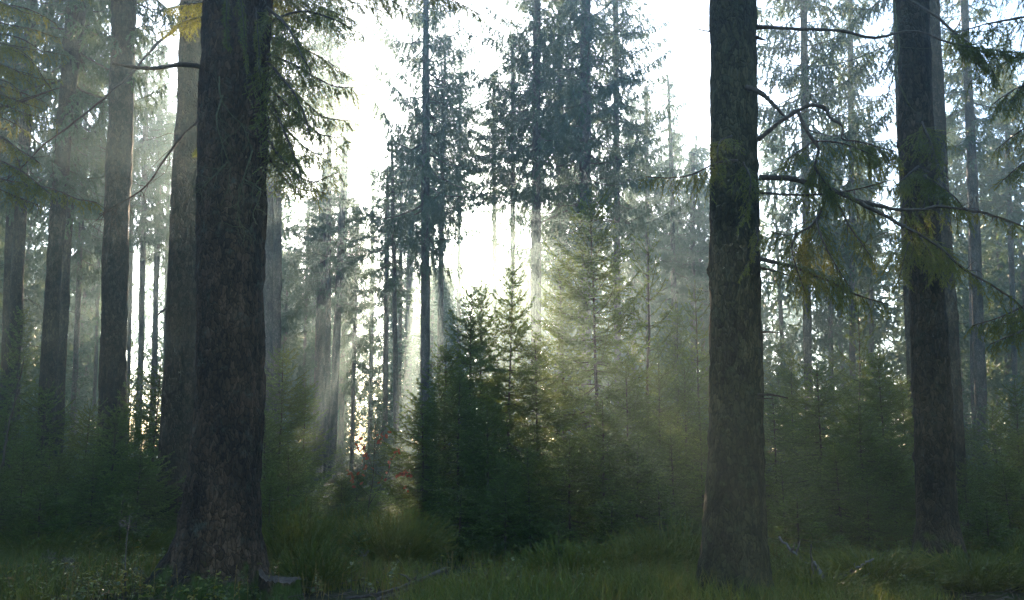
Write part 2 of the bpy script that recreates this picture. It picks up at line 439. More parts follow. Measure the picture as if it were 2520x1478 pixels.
# ------------------------------------------------------------------ trunks
def trunk_geo(g, Y, rows, base_z, top_z, base, sides=14, dz=0.35, rough=0.006, flare=0.0, lobes=5, m=0, plate=0.0, seed=0):
    """rows [(py, left px, right px)] measured in the photograph, at depth Y; local to base. Returns centre(z), radius(z)"""
    rows = sorted(rows, key=lambda r: -r[0])
    Z = []; X = []; R = []
    for py, xl, xr in rows:
        p = pt((xl + xr) / 2, py, Y); Z.append(p[2]); X.append(p[0]); R.append((xr - xl) / 2 * fwd_at(py, Y) / F)
    Z = np.array(Z); X = np.array(X); R = np.array(R)
    lean = (X[-1] - X[0]) / max(Z[-1] - Z[0], 0.1) if len(Z) > 1 else 0
    lean2 = (X[-1] - X[-2]) / max(Z[-1] - Z[-2], 0.1) * 0.5 + lean * 0.5 if len(Z) > 1 else 0

    def cx(z):
        z = np.asarray(z, float)
        x = np.interp(z, Z, X)
        x = np.where(z > Z[-1], X[-1] + (z - Z[-1]) * lean2 * np.exp(-(z - Z[-1]) / 25), x)
        return np.where(z < Z[0], X[0] + (z - Z[0]) * lean * 0.5, x)

    def rad(z):
        z = np.asarray(z, float)
        r = np.interp(z, Z, R)
        t = np.clip((z - Z[-1]) / max(top_z - Z[-1], 0.1), 0, 1)
        return np.where(z > Z[-1], R[-1] * (1 - t) ** 0.8 + 0.02 * t, r)
    n = max(8, int((top_z - base_z + 0.25) / dz))
    # finer rows low down, where the camera sees the trunk near
    u = np.linspace(0, 1, n); zz = base_z - 0.25 + (top_z - base_z + 0.25) * (0.45 * u + 0.55 * u ** 2)
    a = np.arange(sides) * 2 * pi / sides
    c = cx(zz); r = rad(zz)
    rr = r[:, None] * np.ones(sides)
    hz = np.maximum(zz - base_z, 0)[:, None]
    if flare:
        lob = 0.5 + 0.5 * np.cos(lobes * a + seed * 1.7 + 0.7 * np.sin(2 * a + seed))
        rr = rr + r[:, None] * np.exp(-hz / 0.22) * (0.15 + lob[None]) * flare
    P = np.stack([c[:, None] + rr * np.cos(a), Y + rr * np.sin(a), np.broadcast_to(zz[:, None], rr.shape)], -1)
    nn = (vnoise(P * 6 + 3.1 * seed) - 0.5) * 2 + (vnoise(P * np.array([14, 14, 7.]) + 7) - 0.5)
    off = nn * rough * (1 + r[:, None] * 2)
    off = off + (vnoise(P * np.array([2.2, 2.2, 0.9]) + seed * 5) - 0.5) * 0.22 * r[:, None]
    kr = np.random.default_rng(seed + 400)
    for _ in range(int((top_z - base_z) * 1.6)):
        ka, kz = kr.random() * 6.283, base_z + 0.8 + kr.random() * (top_z - base_z) * 0.6
        da = np.abs((a - ka + pi) % (2 * pi) - pi)[None] * r[:, None]
        off = off + 0.028 * np.exp(-((da / 0.05) ** 2 + ((zz[:, None] - kz) / 0.06) ** 2))
    if plate:
        v = vnoise(P * np.array([34, 34, 17.]) + seed)
        off = off + np.clip((v - 0.42) * 5, 0, 1) * plate
    rr2 = rr + off
    P = np.stack([c[:, None] + rr2 * np.cos(a), Y + rr2 * np.sin(a), P[..., 2]], -1) - np.asarray(base)
    i = np.arange(n - 1)[:, None] * sides; j = np.arange(sides)[None]; k = (j + 1) % sides
    g.add(P, np.stack([i + j, i + k, i + sides + k, i + sides + j], -1).reshape(-1, 4), m)
    return cx, rad


def dead_twigs(g, cx, rad, Y, base, z0, z1, n, lmax, m=1, seed=0):
    """short broken branch stubs and dry twigs on the bare part of a trunk"""
    P = []; Q = []; r0 = []; r1 = []
    for k in range(n):
        z = rng.uniform(z0, z1); a = rng.random() * 6.28
        r = float(rad(z)); c = np.array([float(cx(z)), Y, z]) - base
        d = np.array([cos(a), sin(a), rng.uniform(-0.5, 0.25)])
        L = lmax * rng.uniform(0.1, 1) ** 1.6
        p = c + np.array([cos(a), sin(a), 0]) * r * 0.9
        prev = p; rad0 = 0.006 + 0.006 * L
        for s in range(3):
            d = norm(d + rng.normal(size=3) * 0.18 + np.array([0, 0, -0.07]))
            q = prev + d * L / 3
            P.append(prev); Q.append(q); r0.append(rad0 * (1 - s * 0.3)); r1.append(rad0 * (0.7 - s * 0.3) + 0.001)
            if L > 0.4 and s > 0:
                for _ in range(2):
                    dd = norm(d + rng.normal(size=3) * 0.6); P.append(q); Q.append(q + dd * L * 0.3); r0.append(rad0 * 0.4); r1.append(0.001)
            prev = q
    sticks(g, P, Q, np.array(r0), np.array(r1), m)


# ------------------------------------------------------------------ crown meshes shared by the far trees
CROWN = {}
for key, args in {
    'dense': dict(Lc=17, R=3.0, seed=1, hang=1.7, per=6, whorl=0.72, dens=75, nl=0.09, nw=0.033, nbl=27, bl=0.85),
    'curtain': dict(Lc=16, R=2.7, seed=2, hang=2.2, per=5, whorl=0.78, dens=75, nl=0.09, nw=0.033, nbl=27, bl=1.0),
    'thin': dict(Lc=15, R=2.2, seed=3, per=4, whorl=0.80, hang=1.3, dens=75, nl=0.085, nw=0.030, nbl=25, bl=0.75),
    'sparse': dict(Lc=14, R=2.0, seed=4, per=4, whorl=0.95, hang=1.2, dens=70, nl=0.085, nw=0.029, nbl=22, bl=0.7),
    'slim': dict(Lc=9, R=1.3, seed=6, per=4, whorl=0.5, hang=0.6, nbl=12, bl=0.45, dens=28, nl=0.11, nw=0.04),
}.items():
    g = mature_crown(**args)
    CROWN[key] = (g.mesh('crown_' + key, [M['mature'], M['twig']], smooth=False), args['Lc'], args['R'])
COARSE = mature_crown(15, 2.4, 9, whorl=0.75, per=6, dens=12, nl=0.28, nw=0.11, hang=1.1, sub=2, nbl=9, bl=0.9, wood=False).arrays()

# ------------------------------------------------------------------ the mature trees
TRUNK_CURVES = {}


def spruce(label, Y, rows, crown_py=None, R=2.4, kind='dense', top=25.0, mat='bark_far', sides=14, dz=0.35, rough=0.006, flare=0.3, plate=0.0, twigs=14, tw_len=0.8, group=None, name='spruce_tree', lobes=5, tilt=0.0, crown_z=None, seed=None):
    seed = len(TRUNK_CURVES) if seed is None else seed
    rows = [(py, c - w / 2, c + w / 2) for py, c, w in rows]
    low = max(rows, key=lambda r: r[0])
    p0 = pt((low[1] + low[2]) / 2, low[0], Y)
    gx = p0[0]
    base = np.array([gx, Y, float(gz(gx, Y))])
    root = bpy.data.objects.new(name, None); COL.objects.link(root); root.location = base
    tag(root, label, 'tree', group)
    g = Geo()
    cx, rad = trunk_geo(g, Y, rows, base[2], top, base, sides, dz, rough, flare, lobes, 0, plate, seed)
    if crown_z is None: crown_z = pt(0, crown_py, Y)[2] if crown_py is not None else 10
    if twigs: dead_twigs(g, cx, rad, Y, base, base[2] + 1.5, min(crown_z + 2, 13), twigs, tw_len)
    tr = link('trunk', g.mesh('trunk', [M[mat], M['twig']]), root)
    if kind:
        me, Lc, Rc = CROWN[kind]
        cr = link('crown', me, root)
        cr.location = Vector((float(cx(crown_z)), Y, crown_z)) - root.location
        sz = (top - crown_z) / Lc
        cr.scale = (R / Rc, R / Rc, sz)
        cr.rotation_euler = (0, atan((float(cx(top)) - float(cx(crown_z))) / max(top - crown_z, 1)), 0)
        cr.rotation_euler.rotate_axis('Z', rng.random() * 6.28)
    TRUNK_CURVES[label] = (root, cx, rad, Y)
    return root


# --- near trunks
T5 = spruce('massive reddish scaly spruce trunk with a wide root flare beside the broken stump', 9.9,
            [(0, 585, 154), (300, 574, 155), (600, 568, 157), (900, 564, 160), (1150, 560, 172), (1230, 555, 184), (1300, 549, 196), (1350, 542, 216), (1400, 534, 236), (1440, 526, 262)],
            mat='bark_red', sides=150, dz=0.05, rough=0.008, flare=0.42, plate=0.012, twigs=4, tw_len=0.3, crown_z=14, R=2.6, kind='thin', top=27, lobes=6, seed=3)
R1 = spruce('straight bare spruce trunk speckled with green lichen, rising alone right of the young spruce thicket', 9.1,
            [(0, 1805, 114), (300, 1807, 115), (700, 1810, 120), (1000, 1811, 126), (1200, 1808, 140), (1350, 1805, 160), (1478, 1803, 178)],
            mat='bark_green', sides=130, dz=0.05, rough=0.006, flare=0.28, plate=0.009, twigs=3, tw_len=0.2, crown_z=14, R=2.3, kind='thin', top=26, seed=1)
R2 = spruce('dark spruce trunk standing in front of two close neighbours, its base flaring into bilberry tufts', 11.2,
            [(0, 2243, 74), (300, 2254, 76), (540, 2268, 78), (1000, 2298, 88), (1200, 2303, 94), (1300, 2306, 102), (1370, 2308, 118), (1420, 2310, 134)],
            mat='bark', sides=100, dz=0.06, rough=0.008, flare=0.25, plate=0.007, twigs=6, tw_len=0.4, crown_z=14, R=2.4, kind='thin', top=26, seed=2)
T4 = spruce('smooth grey spruce trunk half hidden behind the massive trunk, moss on its leaning root', 15.6,
            [(0, 482, 66), (200, 472, 70), (600, 458, 74), (900, 448, 80), (1100, 440, 88), (1230, 434, 96), (1310, 432, 116)],
            mat='bark', sides=64, dz=0.12, rough=0.008, flare=0.45, plate=0.005, twigs=8, tw_len=0.6, crown_z=14, R=2.4, kind='thin', top=26, seed=5)
T3 = spruce('rough dark spruce trunk rising out of the bluish young spruces, third from the massive trunk', 20.0,
            [(0, 306, 56), (200, 299, 58), (600, 285, 59), (1000, 277, 62), (1200, 274, 66)],
            mat='bark', sides=48, dz=0.15, rough=0.010, plate=0.006, twigs=14, tw_len=0.9, crown_py=60, R=2.4, kind='thin', top=26, seed=6)
T2 = spruce('dark leaning spruce trunk with a thinner trunk tight against its right side', 23.0,
            [(50, 185, 42), (300, 160, 38), (600, 138, 36), (950, 117, 37), (1100, 112, 40)],
            mat='bark', sides=36, dz=0.2, rough=0.010, twigs=24, tw_len=1.3, crown_py=400, R=2.6, kind='thin', seed=7)
T2b = spruce('thinner bluish spruce trunk tight behind the dark leaning one', 27.0,
             [(50, 208, 26), (600, 164, 22), (950, 148, 24), (1050, 146, 25)], mat='bark', sides=24, twigs=20, tw_len=1.2, crown_py=440, R=2.8, kind='curtain', seed=8)
T1 = spruce('slender dark trunk of the leftmost close pair, beside the tall hazy young spruce', 27.0,
            [(150, 72, 28), (600, 46, 28), (900, 36, 29), (1050, 32, 31)], mat='bark', sides=24, twigs=24, tw_len=1.2, crown_py=420, R=2.6, kind='curtain', seed=9)
T1b = spruce('thin leftmost trunk, nearly merged with its slightly thicker neighbour', 31.0,
             [(150, 44, 18), (600, 22, 17), (900, 12, 17), (1050, 8, 18)], mat='bark', sides=20, twigs=16, tw_len=1.2, crown_py=470, R=2.4, kind='dense', seed=10)
R2b = spruce('brownish spruce trunk directly behind the right side of the flaring dark trunk', 20.0,
             [(0, 2294, 34), (500, 2317, 36), (900, 2345, 37), (1150, 2355, 39)], mat='bark', sides=32, dz=0.2, plate=0.004, twigs=14, tw_len=0.8, crown_py=-120, R=2.4, kind='thin', seed=11)
R2c = spruce('narrow trunk showing just left of the flaring dark trunk', 25.0,
             [(0, 2204, 15), (300, 2215, 17), (700, 2233, 20), (1000, 2246, 22)], mat='bark', sides=20, twigs=14, tw_len=0.8, crown_py=120, R=1.9, kind='thin', seed=12)
# --- middle distance
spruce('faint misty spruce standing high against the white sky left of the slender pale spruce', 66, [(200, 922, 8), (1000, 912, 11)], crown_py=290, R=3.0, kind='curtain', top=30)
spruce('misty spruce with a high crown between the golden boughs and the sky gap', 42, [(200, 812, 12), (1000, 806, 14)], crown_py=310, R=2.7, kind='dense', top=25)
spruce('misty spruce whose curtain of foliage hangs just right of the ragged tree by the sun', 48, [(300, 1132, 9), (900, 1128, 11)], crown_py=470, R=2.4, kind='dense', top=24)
spruce('added faint spruce behind the slender pale one, left of the sun', 54, [(300, 990, 8), (900, 984, 9)], crown_py=580, R=2.4, kind='dense', top=21)  # added to block the sun so the haze breaks into shafts
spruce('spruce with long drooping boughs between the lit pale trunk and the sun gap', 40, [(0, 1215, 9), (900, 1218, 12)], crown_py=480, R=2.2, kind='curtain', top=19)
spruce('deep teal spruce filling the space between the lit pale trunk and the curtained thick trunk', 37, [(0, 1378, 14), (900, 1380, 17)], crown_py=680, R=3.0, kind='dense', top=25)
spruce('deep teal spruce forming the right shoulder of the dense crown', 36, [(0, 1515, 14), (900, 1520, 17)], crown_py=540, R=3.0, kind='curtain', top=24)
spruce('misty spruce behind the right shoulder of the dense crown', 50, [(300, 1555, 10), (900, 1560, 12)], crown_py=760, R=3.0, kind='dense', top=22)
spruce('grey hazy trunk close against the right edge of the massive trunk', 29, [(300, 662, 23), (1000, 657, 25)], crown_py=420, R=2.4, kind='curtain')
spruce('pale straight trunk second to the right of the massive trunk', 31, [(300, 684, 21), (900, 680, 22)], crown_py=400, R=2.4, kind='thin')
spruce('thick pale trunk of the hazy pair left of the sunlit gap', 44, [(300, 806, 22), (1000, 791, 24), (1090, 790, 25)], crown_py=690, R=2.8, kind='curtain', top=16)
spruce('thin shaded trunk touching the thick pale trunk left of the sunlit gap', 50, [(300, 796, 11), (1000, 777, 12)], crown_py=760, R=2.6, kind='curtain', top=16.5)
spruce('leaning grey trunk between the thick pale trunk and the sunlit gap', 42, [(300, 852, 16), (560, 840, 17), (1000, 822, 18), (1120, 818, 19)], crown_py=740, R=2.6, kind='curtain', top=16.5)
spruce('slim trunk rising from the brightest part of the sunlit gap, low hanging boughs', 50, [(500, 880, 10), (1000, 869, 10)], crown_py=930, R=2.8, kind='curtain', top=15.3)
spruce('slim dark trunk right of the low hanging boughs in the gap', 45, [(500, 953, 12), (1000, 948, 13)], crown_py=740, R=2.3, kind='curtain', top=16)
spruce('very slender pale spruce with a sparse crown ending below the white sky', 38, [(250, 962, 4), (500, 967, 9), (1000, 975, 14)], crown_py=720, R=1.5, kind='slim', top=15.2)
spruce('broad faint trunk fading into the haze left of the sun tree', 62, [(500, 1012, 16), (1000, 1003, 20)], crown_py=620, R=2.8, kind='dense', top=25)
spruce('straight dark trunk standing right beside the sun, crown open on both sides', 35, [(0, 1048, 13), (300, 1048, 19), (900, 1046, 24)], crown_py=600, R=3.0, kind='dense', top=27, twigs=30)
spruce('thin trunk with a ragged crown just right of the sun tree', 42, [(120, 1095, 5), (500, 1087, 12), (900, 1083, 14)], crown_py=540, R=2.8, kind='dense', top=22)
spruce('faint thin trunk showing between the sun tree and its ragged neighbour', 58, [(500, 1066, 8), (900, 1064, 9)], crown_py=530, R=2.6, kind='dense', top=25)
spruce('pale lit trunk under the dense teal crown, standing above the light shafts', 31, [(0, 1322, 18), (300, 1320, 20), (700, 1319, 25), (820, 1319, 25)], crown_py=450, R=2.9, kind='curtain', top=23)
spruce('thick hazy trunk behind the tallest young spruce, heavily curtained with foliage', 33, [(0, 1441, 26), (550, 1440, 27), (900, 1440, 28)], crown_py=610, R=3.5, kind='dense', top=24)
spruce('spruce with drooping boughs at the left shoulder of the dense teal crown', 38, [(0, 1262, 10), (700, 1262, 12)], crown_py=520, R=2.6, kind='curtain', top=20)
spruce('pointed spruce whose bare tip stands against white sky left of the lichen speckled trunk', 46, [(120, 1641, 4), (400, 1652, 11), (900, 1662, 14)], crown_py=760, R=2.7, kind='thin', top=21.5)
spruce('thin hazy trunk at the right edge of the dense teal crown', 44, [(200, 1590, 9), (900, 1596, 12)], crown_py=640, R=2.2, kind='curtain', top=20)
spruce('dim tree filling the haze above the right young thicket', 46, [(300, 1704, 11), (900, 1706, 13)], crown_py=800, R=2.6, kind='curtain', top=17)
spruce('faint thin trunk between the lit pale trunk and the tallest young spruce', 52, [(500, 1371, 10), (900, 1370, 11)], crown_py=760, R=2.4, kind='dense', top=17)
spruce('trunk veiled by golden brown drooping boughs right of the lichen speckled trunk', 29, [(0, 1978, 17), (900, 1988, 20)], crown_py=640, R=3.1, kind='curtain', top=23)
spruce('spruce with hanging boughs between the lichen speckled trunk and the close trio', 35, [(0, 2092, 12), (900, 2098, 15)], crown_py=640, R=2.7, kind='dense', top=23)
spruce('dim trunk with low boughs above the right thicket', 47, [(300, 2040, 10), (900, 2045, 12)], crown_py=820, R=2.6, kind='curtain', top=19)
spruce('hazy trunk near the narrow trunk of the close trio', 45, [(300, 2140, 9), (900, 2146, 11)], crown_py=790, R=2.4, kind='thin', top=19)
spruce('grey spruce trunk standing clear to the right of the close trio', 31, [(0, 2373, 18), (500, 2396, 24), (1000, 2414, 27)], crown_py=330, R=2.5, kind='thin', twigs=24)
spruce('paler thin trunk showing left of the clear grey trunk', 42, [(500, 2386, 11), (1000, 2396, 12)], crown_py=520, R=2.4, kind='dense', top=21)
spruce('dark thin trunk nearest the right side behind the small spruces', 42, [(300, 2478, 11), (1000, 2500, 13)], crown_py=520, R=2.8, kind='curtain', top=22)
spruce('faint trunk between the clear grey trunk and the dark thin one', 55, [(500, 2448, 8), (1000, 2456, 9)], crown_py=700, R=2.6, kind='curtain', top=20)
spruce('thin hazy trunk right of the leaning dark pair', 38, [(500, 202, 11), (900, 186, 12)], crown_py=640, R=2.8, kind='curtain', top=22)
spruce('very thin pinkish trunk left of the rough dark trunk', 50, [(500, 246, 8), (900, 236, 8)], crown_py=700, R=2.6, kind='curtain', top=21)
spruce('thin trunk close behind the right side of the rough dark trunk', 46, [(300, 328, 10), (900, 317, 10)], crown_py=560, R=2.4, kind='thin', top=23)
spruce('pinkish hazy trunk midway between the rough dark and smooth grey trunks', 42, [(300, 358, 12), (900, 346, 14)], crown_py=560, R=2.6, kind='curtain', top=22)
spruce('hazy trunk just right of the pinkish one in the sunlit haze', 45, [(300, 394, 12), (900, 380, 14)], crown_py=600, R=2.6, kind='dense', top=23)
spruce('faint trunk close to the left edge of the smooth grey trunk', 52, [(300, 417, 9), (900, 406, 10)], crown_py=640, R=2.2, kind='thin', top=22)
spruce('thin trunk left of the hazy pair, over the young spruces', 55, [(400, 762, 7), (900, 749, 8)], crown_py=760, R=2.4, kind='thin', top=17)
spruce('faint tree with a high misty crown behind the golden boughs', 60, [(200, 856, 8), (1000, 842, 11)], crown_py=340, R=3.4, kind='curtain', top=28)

# ------------------------------------------------------------------ near limbs and boughs
def limb(root, pts, r0, r1=0.006, wood='twig', sides=7, fol=None, name='limb', n=None, rough=0.06, bare=0, bare_len=0.4):
    """pts [(px, py, depth)]; a limb of the tree ROOT, with a foliage sub-part when FOL is given"""
    base = np.array(root.location)
    C = np.array([pt(*p) for p in pts]) - base
    n = n or 26
    C, L = resample(C, n)
    C[1:] += np.cumsum(rng.normal(size=(n - 1, 3)) * 0.0035 * L / 2, 0)
    g = Geo()
    tube(g, C, np.linspace(r0, r1, n) * (1 + 0.12 * rng.normal(size=n)), sides, 0, 0.5, rough)
    if bare:
        P = []; Q = []; a = []; b = []
        for _ in range(bare):
            i = rng.integers(int(n * 0.2), n); p = C[i]; d = norm(rng.normal(size=3) + np.array([0, 0, -0.3]) + norm(C[-1] - C[0]) * 0.8)
            l = bare_len * rng.uniform(0.3, 1); rr = 0.005
            for s in range(4):
                d = norm(d + rng.normal(size=3) * 0.28); q = p + d * l / 4
                P.append(p); Q.append(q); a.append(rr); b.append(rr * 0.75)
                if rng.random() < 0.75:
                    e = norm(d + rng.normal(size=3) * 0.7); P.append(q); Q.append(q + e * l * 0.25); a.append(rr * 0.6); b.append(0.0012)
                    q2 = q + e * l * 0.25; e = norm(e + rng.normal(size=3) * 0.6); P.append(q2); Q.append(q2 + e * l * 0.15); a.append(0.0016); b.append(0.001)
                rr *= 0.75; p = q
        sticks(g, P, Q, np.array(a), np.array(b), 0)
    o = link(name, g.mesh(name, [M[wood]]), root)
    if fol:
        f = Fol(); k = dict(fol)
        dens = k.pop('dens', 190); nl = k.pop('nl', 0.025); nw = k.pop('nw', 0.0062)
        k['nbl'] = max(5, int(k.pop('per_m', 22) * L))
        bough(f, C, **k)
        gf = Geo(); f.emit(gf, dens, nl, nw)
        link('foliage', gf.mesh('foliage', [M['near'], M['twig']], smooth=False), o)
    return o


SUN_GOLD = dict(jitter=0.5, bl=0.55, hang=0.9, sub=8, subl=0.40, tone=0.6, start=0.06, per_m=26, axis_needles=0.6)  # raised tone puts the gold of sunlight into the needle colour
GREEN = dict(jitter=0.5, bl=0.42, hang=0.8, sub=7, subl=0.40, tone=0.42, start=0.12, per_m=26, axis_needles=0.8)
LONG = dict(jitter=0.55, bl=0.75, hang=1.2, sub=9, subl=0.30, tone=0.42, start=0.15, per_m=22, axis_needles=0.75)
FINE = dict(bl=0.38, hang=1.0, sub=6, subl=0.42, tone=0.4, start=0.12, per_m=17, axis_needles=0.8, jitter=0.5)
# the massive trunk
limb(T5, [(508, 165, 9.85), (450, 163, 9.6), (380, 171, 9.4), (330, 168, 9.3), (278, 158, 9.2)], 0.036, 0.014, name='dead_limb', bare=3, bare_len=0.15)
limb(T5, [(520, 40, 9.9), (470, 48, 10.4), (425, 70, 10.8), (388, 80, 11.0)], 0.018, 0.005, fol=dict(FINE, tone=0.85, bl=0.34, per_m=22, start=0.05))  # high tone here and below paints sun on the needles
limb(T5, [(520, 5, 9.9), (465, 10, 10.6), (415, 20, 11.2)], 0.016, 0.005, fol=dict(FINE, tone=0.8, bl=0.32, per_m=20, start=0.05))
limb(T5, [(500, 340, 9.9), (488, 365, 10.2), (478, 380, 10.4)], 0.010, 0.003, fol=dict(SUN_GOLD, tone=0.9, bl=0.12, per_m=40))
for pts_, k in [
    ([(655, 60, 9.9), (740, 30, 10.2), (830, 55, 10.6), (905, 95, 11.0)], SUN_GOLD),
    ([(655, 130, 9.9), (740, 165, 9.6), (815, 205, 9.4), (870, 212, 9.3)], dict(SUN_GOLD, tone=0.5)),
    ([(655, 175, 9.9), (720, 225, 10.4), (790, 285, 10.7), (862, 300, 11.0)], SUN_GOLD),
    ([(655, 210, 9.9), (730, 280, 9.5), (790, 330, 9.3), (850, 335, 9.2)], dict(SUN_GOLD, tone=0.5)),
    ([(652, 260, 9.9), (710, 330, 10.3), (780, 385, 10.6), (846, 362, 10.8)], SUN_GOLD),
    ([(650, 330, 9.9), (700, 400, 9.7), (760, 450, 9.5), (836, 425, 9.4)], dict(SUN_GOLD, tone=0.45)),
    ([(650, 370, 9.9), (690, 430, 10.3), (735, 465, 10.5), (800, 478, 10.7)], dict(SUN_GOLD, tone=0.45, bl=0.35)),
    ([(658, -60, 9.9), (780, -55, 9.6), (900, -25, 9.4), (1010, 30, 9.3)], dict(SUN_GOLD, tone=0.5)),
    ([(658, -20, 9.9), (760, -25, 10.6), (880, 10, 11.2), (960, 35, 11.6)], SUN_GOLD),
    ([(660, -170, 9.9), (860, -120, 9.2), (1040, -40, 8.9), (1180, 40, 8.8)], dict(SUN_GOLD, tone=0.35, bl=0.38)),
    ([(660, -120, 9.9), (840, -60, 10.6), (1000, -25, 11.0), (1120, 10, 11.3)], dict(SUN_GOLD, tone=0.4)),
    ([(655, 15, 9.9), (700, 60, 9.3), (730, 120, 9.0), (760, 180, 8.9)], dict(SUN_GOLD, tone=0.4)),
    ([(655, 90, 9.9), (720, 110, 10.8), (790, 140, 11.4), (850, 180, 11.8)], SUN_GOLD),
    ([(655, 150, 9.9), (700, 200, 9.3), (740, 260, 9.1), (760, 330, 9.0)], SUN_GOLD),
    ([(652, 230, 9.9), (690, 300, 9.4), (720, 370, 9.2), (740, 430, 9.1)], dict(SUN_GOLD, tone=0.45)),
    ([(652, 300, 9.9), (690, 350, 10.6), (730, 400, 10.9), (770, 440, 11.1)], SUN_GOLD),
    ([(655, -20, 9.9), (730, -10, 10.9), (800, 20, 11.6), (870, 50, 12.2)], SUN_GOLD),
]:
    limb(T5, pts_, 0.020, 0.005, fol=k)
# hanging dry sprays on the front of the massive trunk
for pts_ in ([(590, -40, 9.45), (600, 60, 9.35), (612, 170, 9.3)], [(560, -30, 9.45), (556, 50, 9.36), (560, 120, 9.3)], [(630, 20, 9.45), (636, 110, 9.36), (640, 200, 9.3)]):
    limb(T5, pts_, 0.008, 0.003, fol=dict(bl=0.22, hang=1.6, sub=6, subl=0.4, tone=0.62, per_m=30, ang=0.7), bare=8, bare_len=0.3)
# lichen grown dry twigs
for pts_, b in [
    ([(540, 190, 9.5), (545, 240, 9.3), (570, 280, 9.25), (600, 310, 9.2), (622, 365, 9.2), (625, 380, 9.15)], 10),
    ([(548, 235, 9.3), (530, 290, 9.2), (545, 360, 9.15), (560, 420, 9.1), (555, 480, 9.1)], 12),
    ([(622, 370, 9.2), (600, 440, 9.15), (585, 520, 9.1), (605, 580, 9.1)], 14),
    ([(560, 400, 9.1), (520, 440, 9.0), (490, 470, 9.0)], 10), ([(600, 440, 9.15), (640, 470, 9.0), (620, 530, 8.95)], 8),
]:
    limb(T5, pts_, 0.010, 0.003, wood='lichen_twig', name='dry_twig', bare=b, bare_len=0.42, sides=5)
# long dry branches to the left
limb(T5, [(502, 285, 9.8), (450, 335, 9.6), (400, 400, 9.4), (362, 455, 9.3), (320, 490, 9.2), (250, 530, 9.1)], 0.016, 0.004, name='dry_branch', bare=22, bare_len=0.6)
limb(T4, [(450, 60, 15.4), (385, 100, 14.2), (300, 190, 13.2), (210, 270, 12.6), (110, 340, 12.2), (0, 440, 12.0)], 0.030, 0.008, name='dry_branch', bare=16, bare_len=0.9)
limb(T4, [(410, 760, 15.4), (398, 768, 15.0), (388, 778, 14.8)], 0.025, 0.014, name='dead_limb')
for s_, (x_, y_) in enumerate([(455, 870), (460, 900), (450, 960)]):
    pass
# tree just out of the frame on the left, whose boughs hang into it
LT = spruce('spruce mostly out of sight whose dark boughs hang in along the upper left', 12.5, [(0, -130, 90), (600, -150, 92), (1200, -165, 100)], mat='bark', sides=40, dz=0.15, crown_z=14, R=2.4, kind='thin', seed=20, twigs=0)
for pts_, k, r in [
    ([(-140, 300, 12.5), (-40, 285, 12.0), (60, 255, 11.6), (165, 218, 11.2)], None, 0.022),
    ([(-140, 250, 12.5), (-20, 270, 11.7), (70, 250, 11.2), (150, 225, 11)], None, 0.016),
    ([(-140, 330, 12.5), (-20, 330, 11.9), (50, 360, 11.5), (110, 400, 11.2)], FINE, 0.018),
    ([(-140, 390, 12.5), (-20, 390, 11.8), (60, 430, 11.3), (120, 480, 11.0)], FINE, 0.018),
    ([(-140, 420, 12.5), (0, 440, 12.0), (110, 460, 11.6), (200, 490, 11.4), (250, 500, 11.2)], dict(FINE, start=0.3), 0.018),
    ([(-140, 460, 12.5), (-20, 460, 12), (40, 480, 11.8), (90, 500, 11.6)], FINE, 0.014),
    ([(-140, 0, 12.5), (-20, 10, 12.3), (70, 20, 12.2), (130, 50, 12.1)], FINE, 0.02),
    ([(-140, 60, 12.5), (-20, 80, 12.6), (60, 100, 12.8), (120, 140, 12.9)], FINE, 0.02),
    ([(-140, 130, 12.5), (-30, 150, 12.4), (40, 175, 12.2), (80, 210, 12)], FINE, 0.016),
    ([(-140, -60, 12.5), (0, -50, 12.0), (110, -40, 11.6), (215, -15, 11.2)], FINE, 0.02),
]:
    limb(LT, pts_, r, 0.005, fol=k, bare=6, bare_len=0.5)
for _ in range(14):
    y_ = rng.uniform(-40, 470); e_ = rng.uniform(40, 170); d_ = rng.uniform(10.6, 13.2)
    limb(LT, [(-140, y_ - 40, 12.5), (-60, y_ - 30, (12.5 + d_) / 2), (e_ * 0.4, y_ + rng.uniform(-10, 30), d_), (e_, y_ + rng.uniform(10, 90), d_ + rng.uniform(-0.4, 0.4))], 0.014, 0.004, fol=dict(FINE, tone=rng.uniform(0.25, 0.6)), bare=3, bare_len=0.4)

# the lichen speckled trunk
limb(R1, [(1862, 68, 9.1), (1960, 72, 9.0), (2070, 80, 9.0), (2150, 96, 9.0), (2250, 80, 9.0), (2350, 112, 9.0), (2520, 138, 9.0)], 0.022, 0.006, fol=dict(GREEN, start=0.72, bl=0.35), bare=6, bare_len=0.35)
limb(R1, [(1860, 92, 9.0), (1872, 96, 8.95), (1886, 100, 8.9)], 0.022, 0.006, name='dead_limb')
limb(R1, [(1752, 78, 9.1), (1730, 76, 9.1), (1707, 70, 9.1)], 0.012, 0.003, name='dead_limb')
limb(R1, [(1835, 215, 8.85), (1868, 228, 8.8), (1900, 258, 8.8), (1925, 285, 8.8), (1942, 302, 8.8)], 0.034, 0.010, name='dead_limb', bare=2, bare_len=0.2)
CROOK = [(1865, 345, 8.9), (1905, 312, 8.85), (1950, 280, 8.8), (1990, 262, 8.8), (2028, 268, 8.8), (2042, 292, 8.8), (2072, 312, 8.8), (2070, 345, 8.75), (2110, 350, 8.7), (2200, 372, 8.6)]
limb(R1, CROOK, 0.026, 0.005, fol=dict(LONG, start=0.74, bl=0.55), n=44, bare=6, bare_len=0.35)
limb(R1, [(1965, 276, 8.8), (1976, 305, 8.75), (2000, 345, 8.7), (2018, 370, 8.65), (2008, 410, 8.6), (2025, 440, 8.55), (2060, 480, 8.5)], 0.020, 0.008, fol=dict(LONG, start=0.45, bl=0.62, per_m=30), n=30)
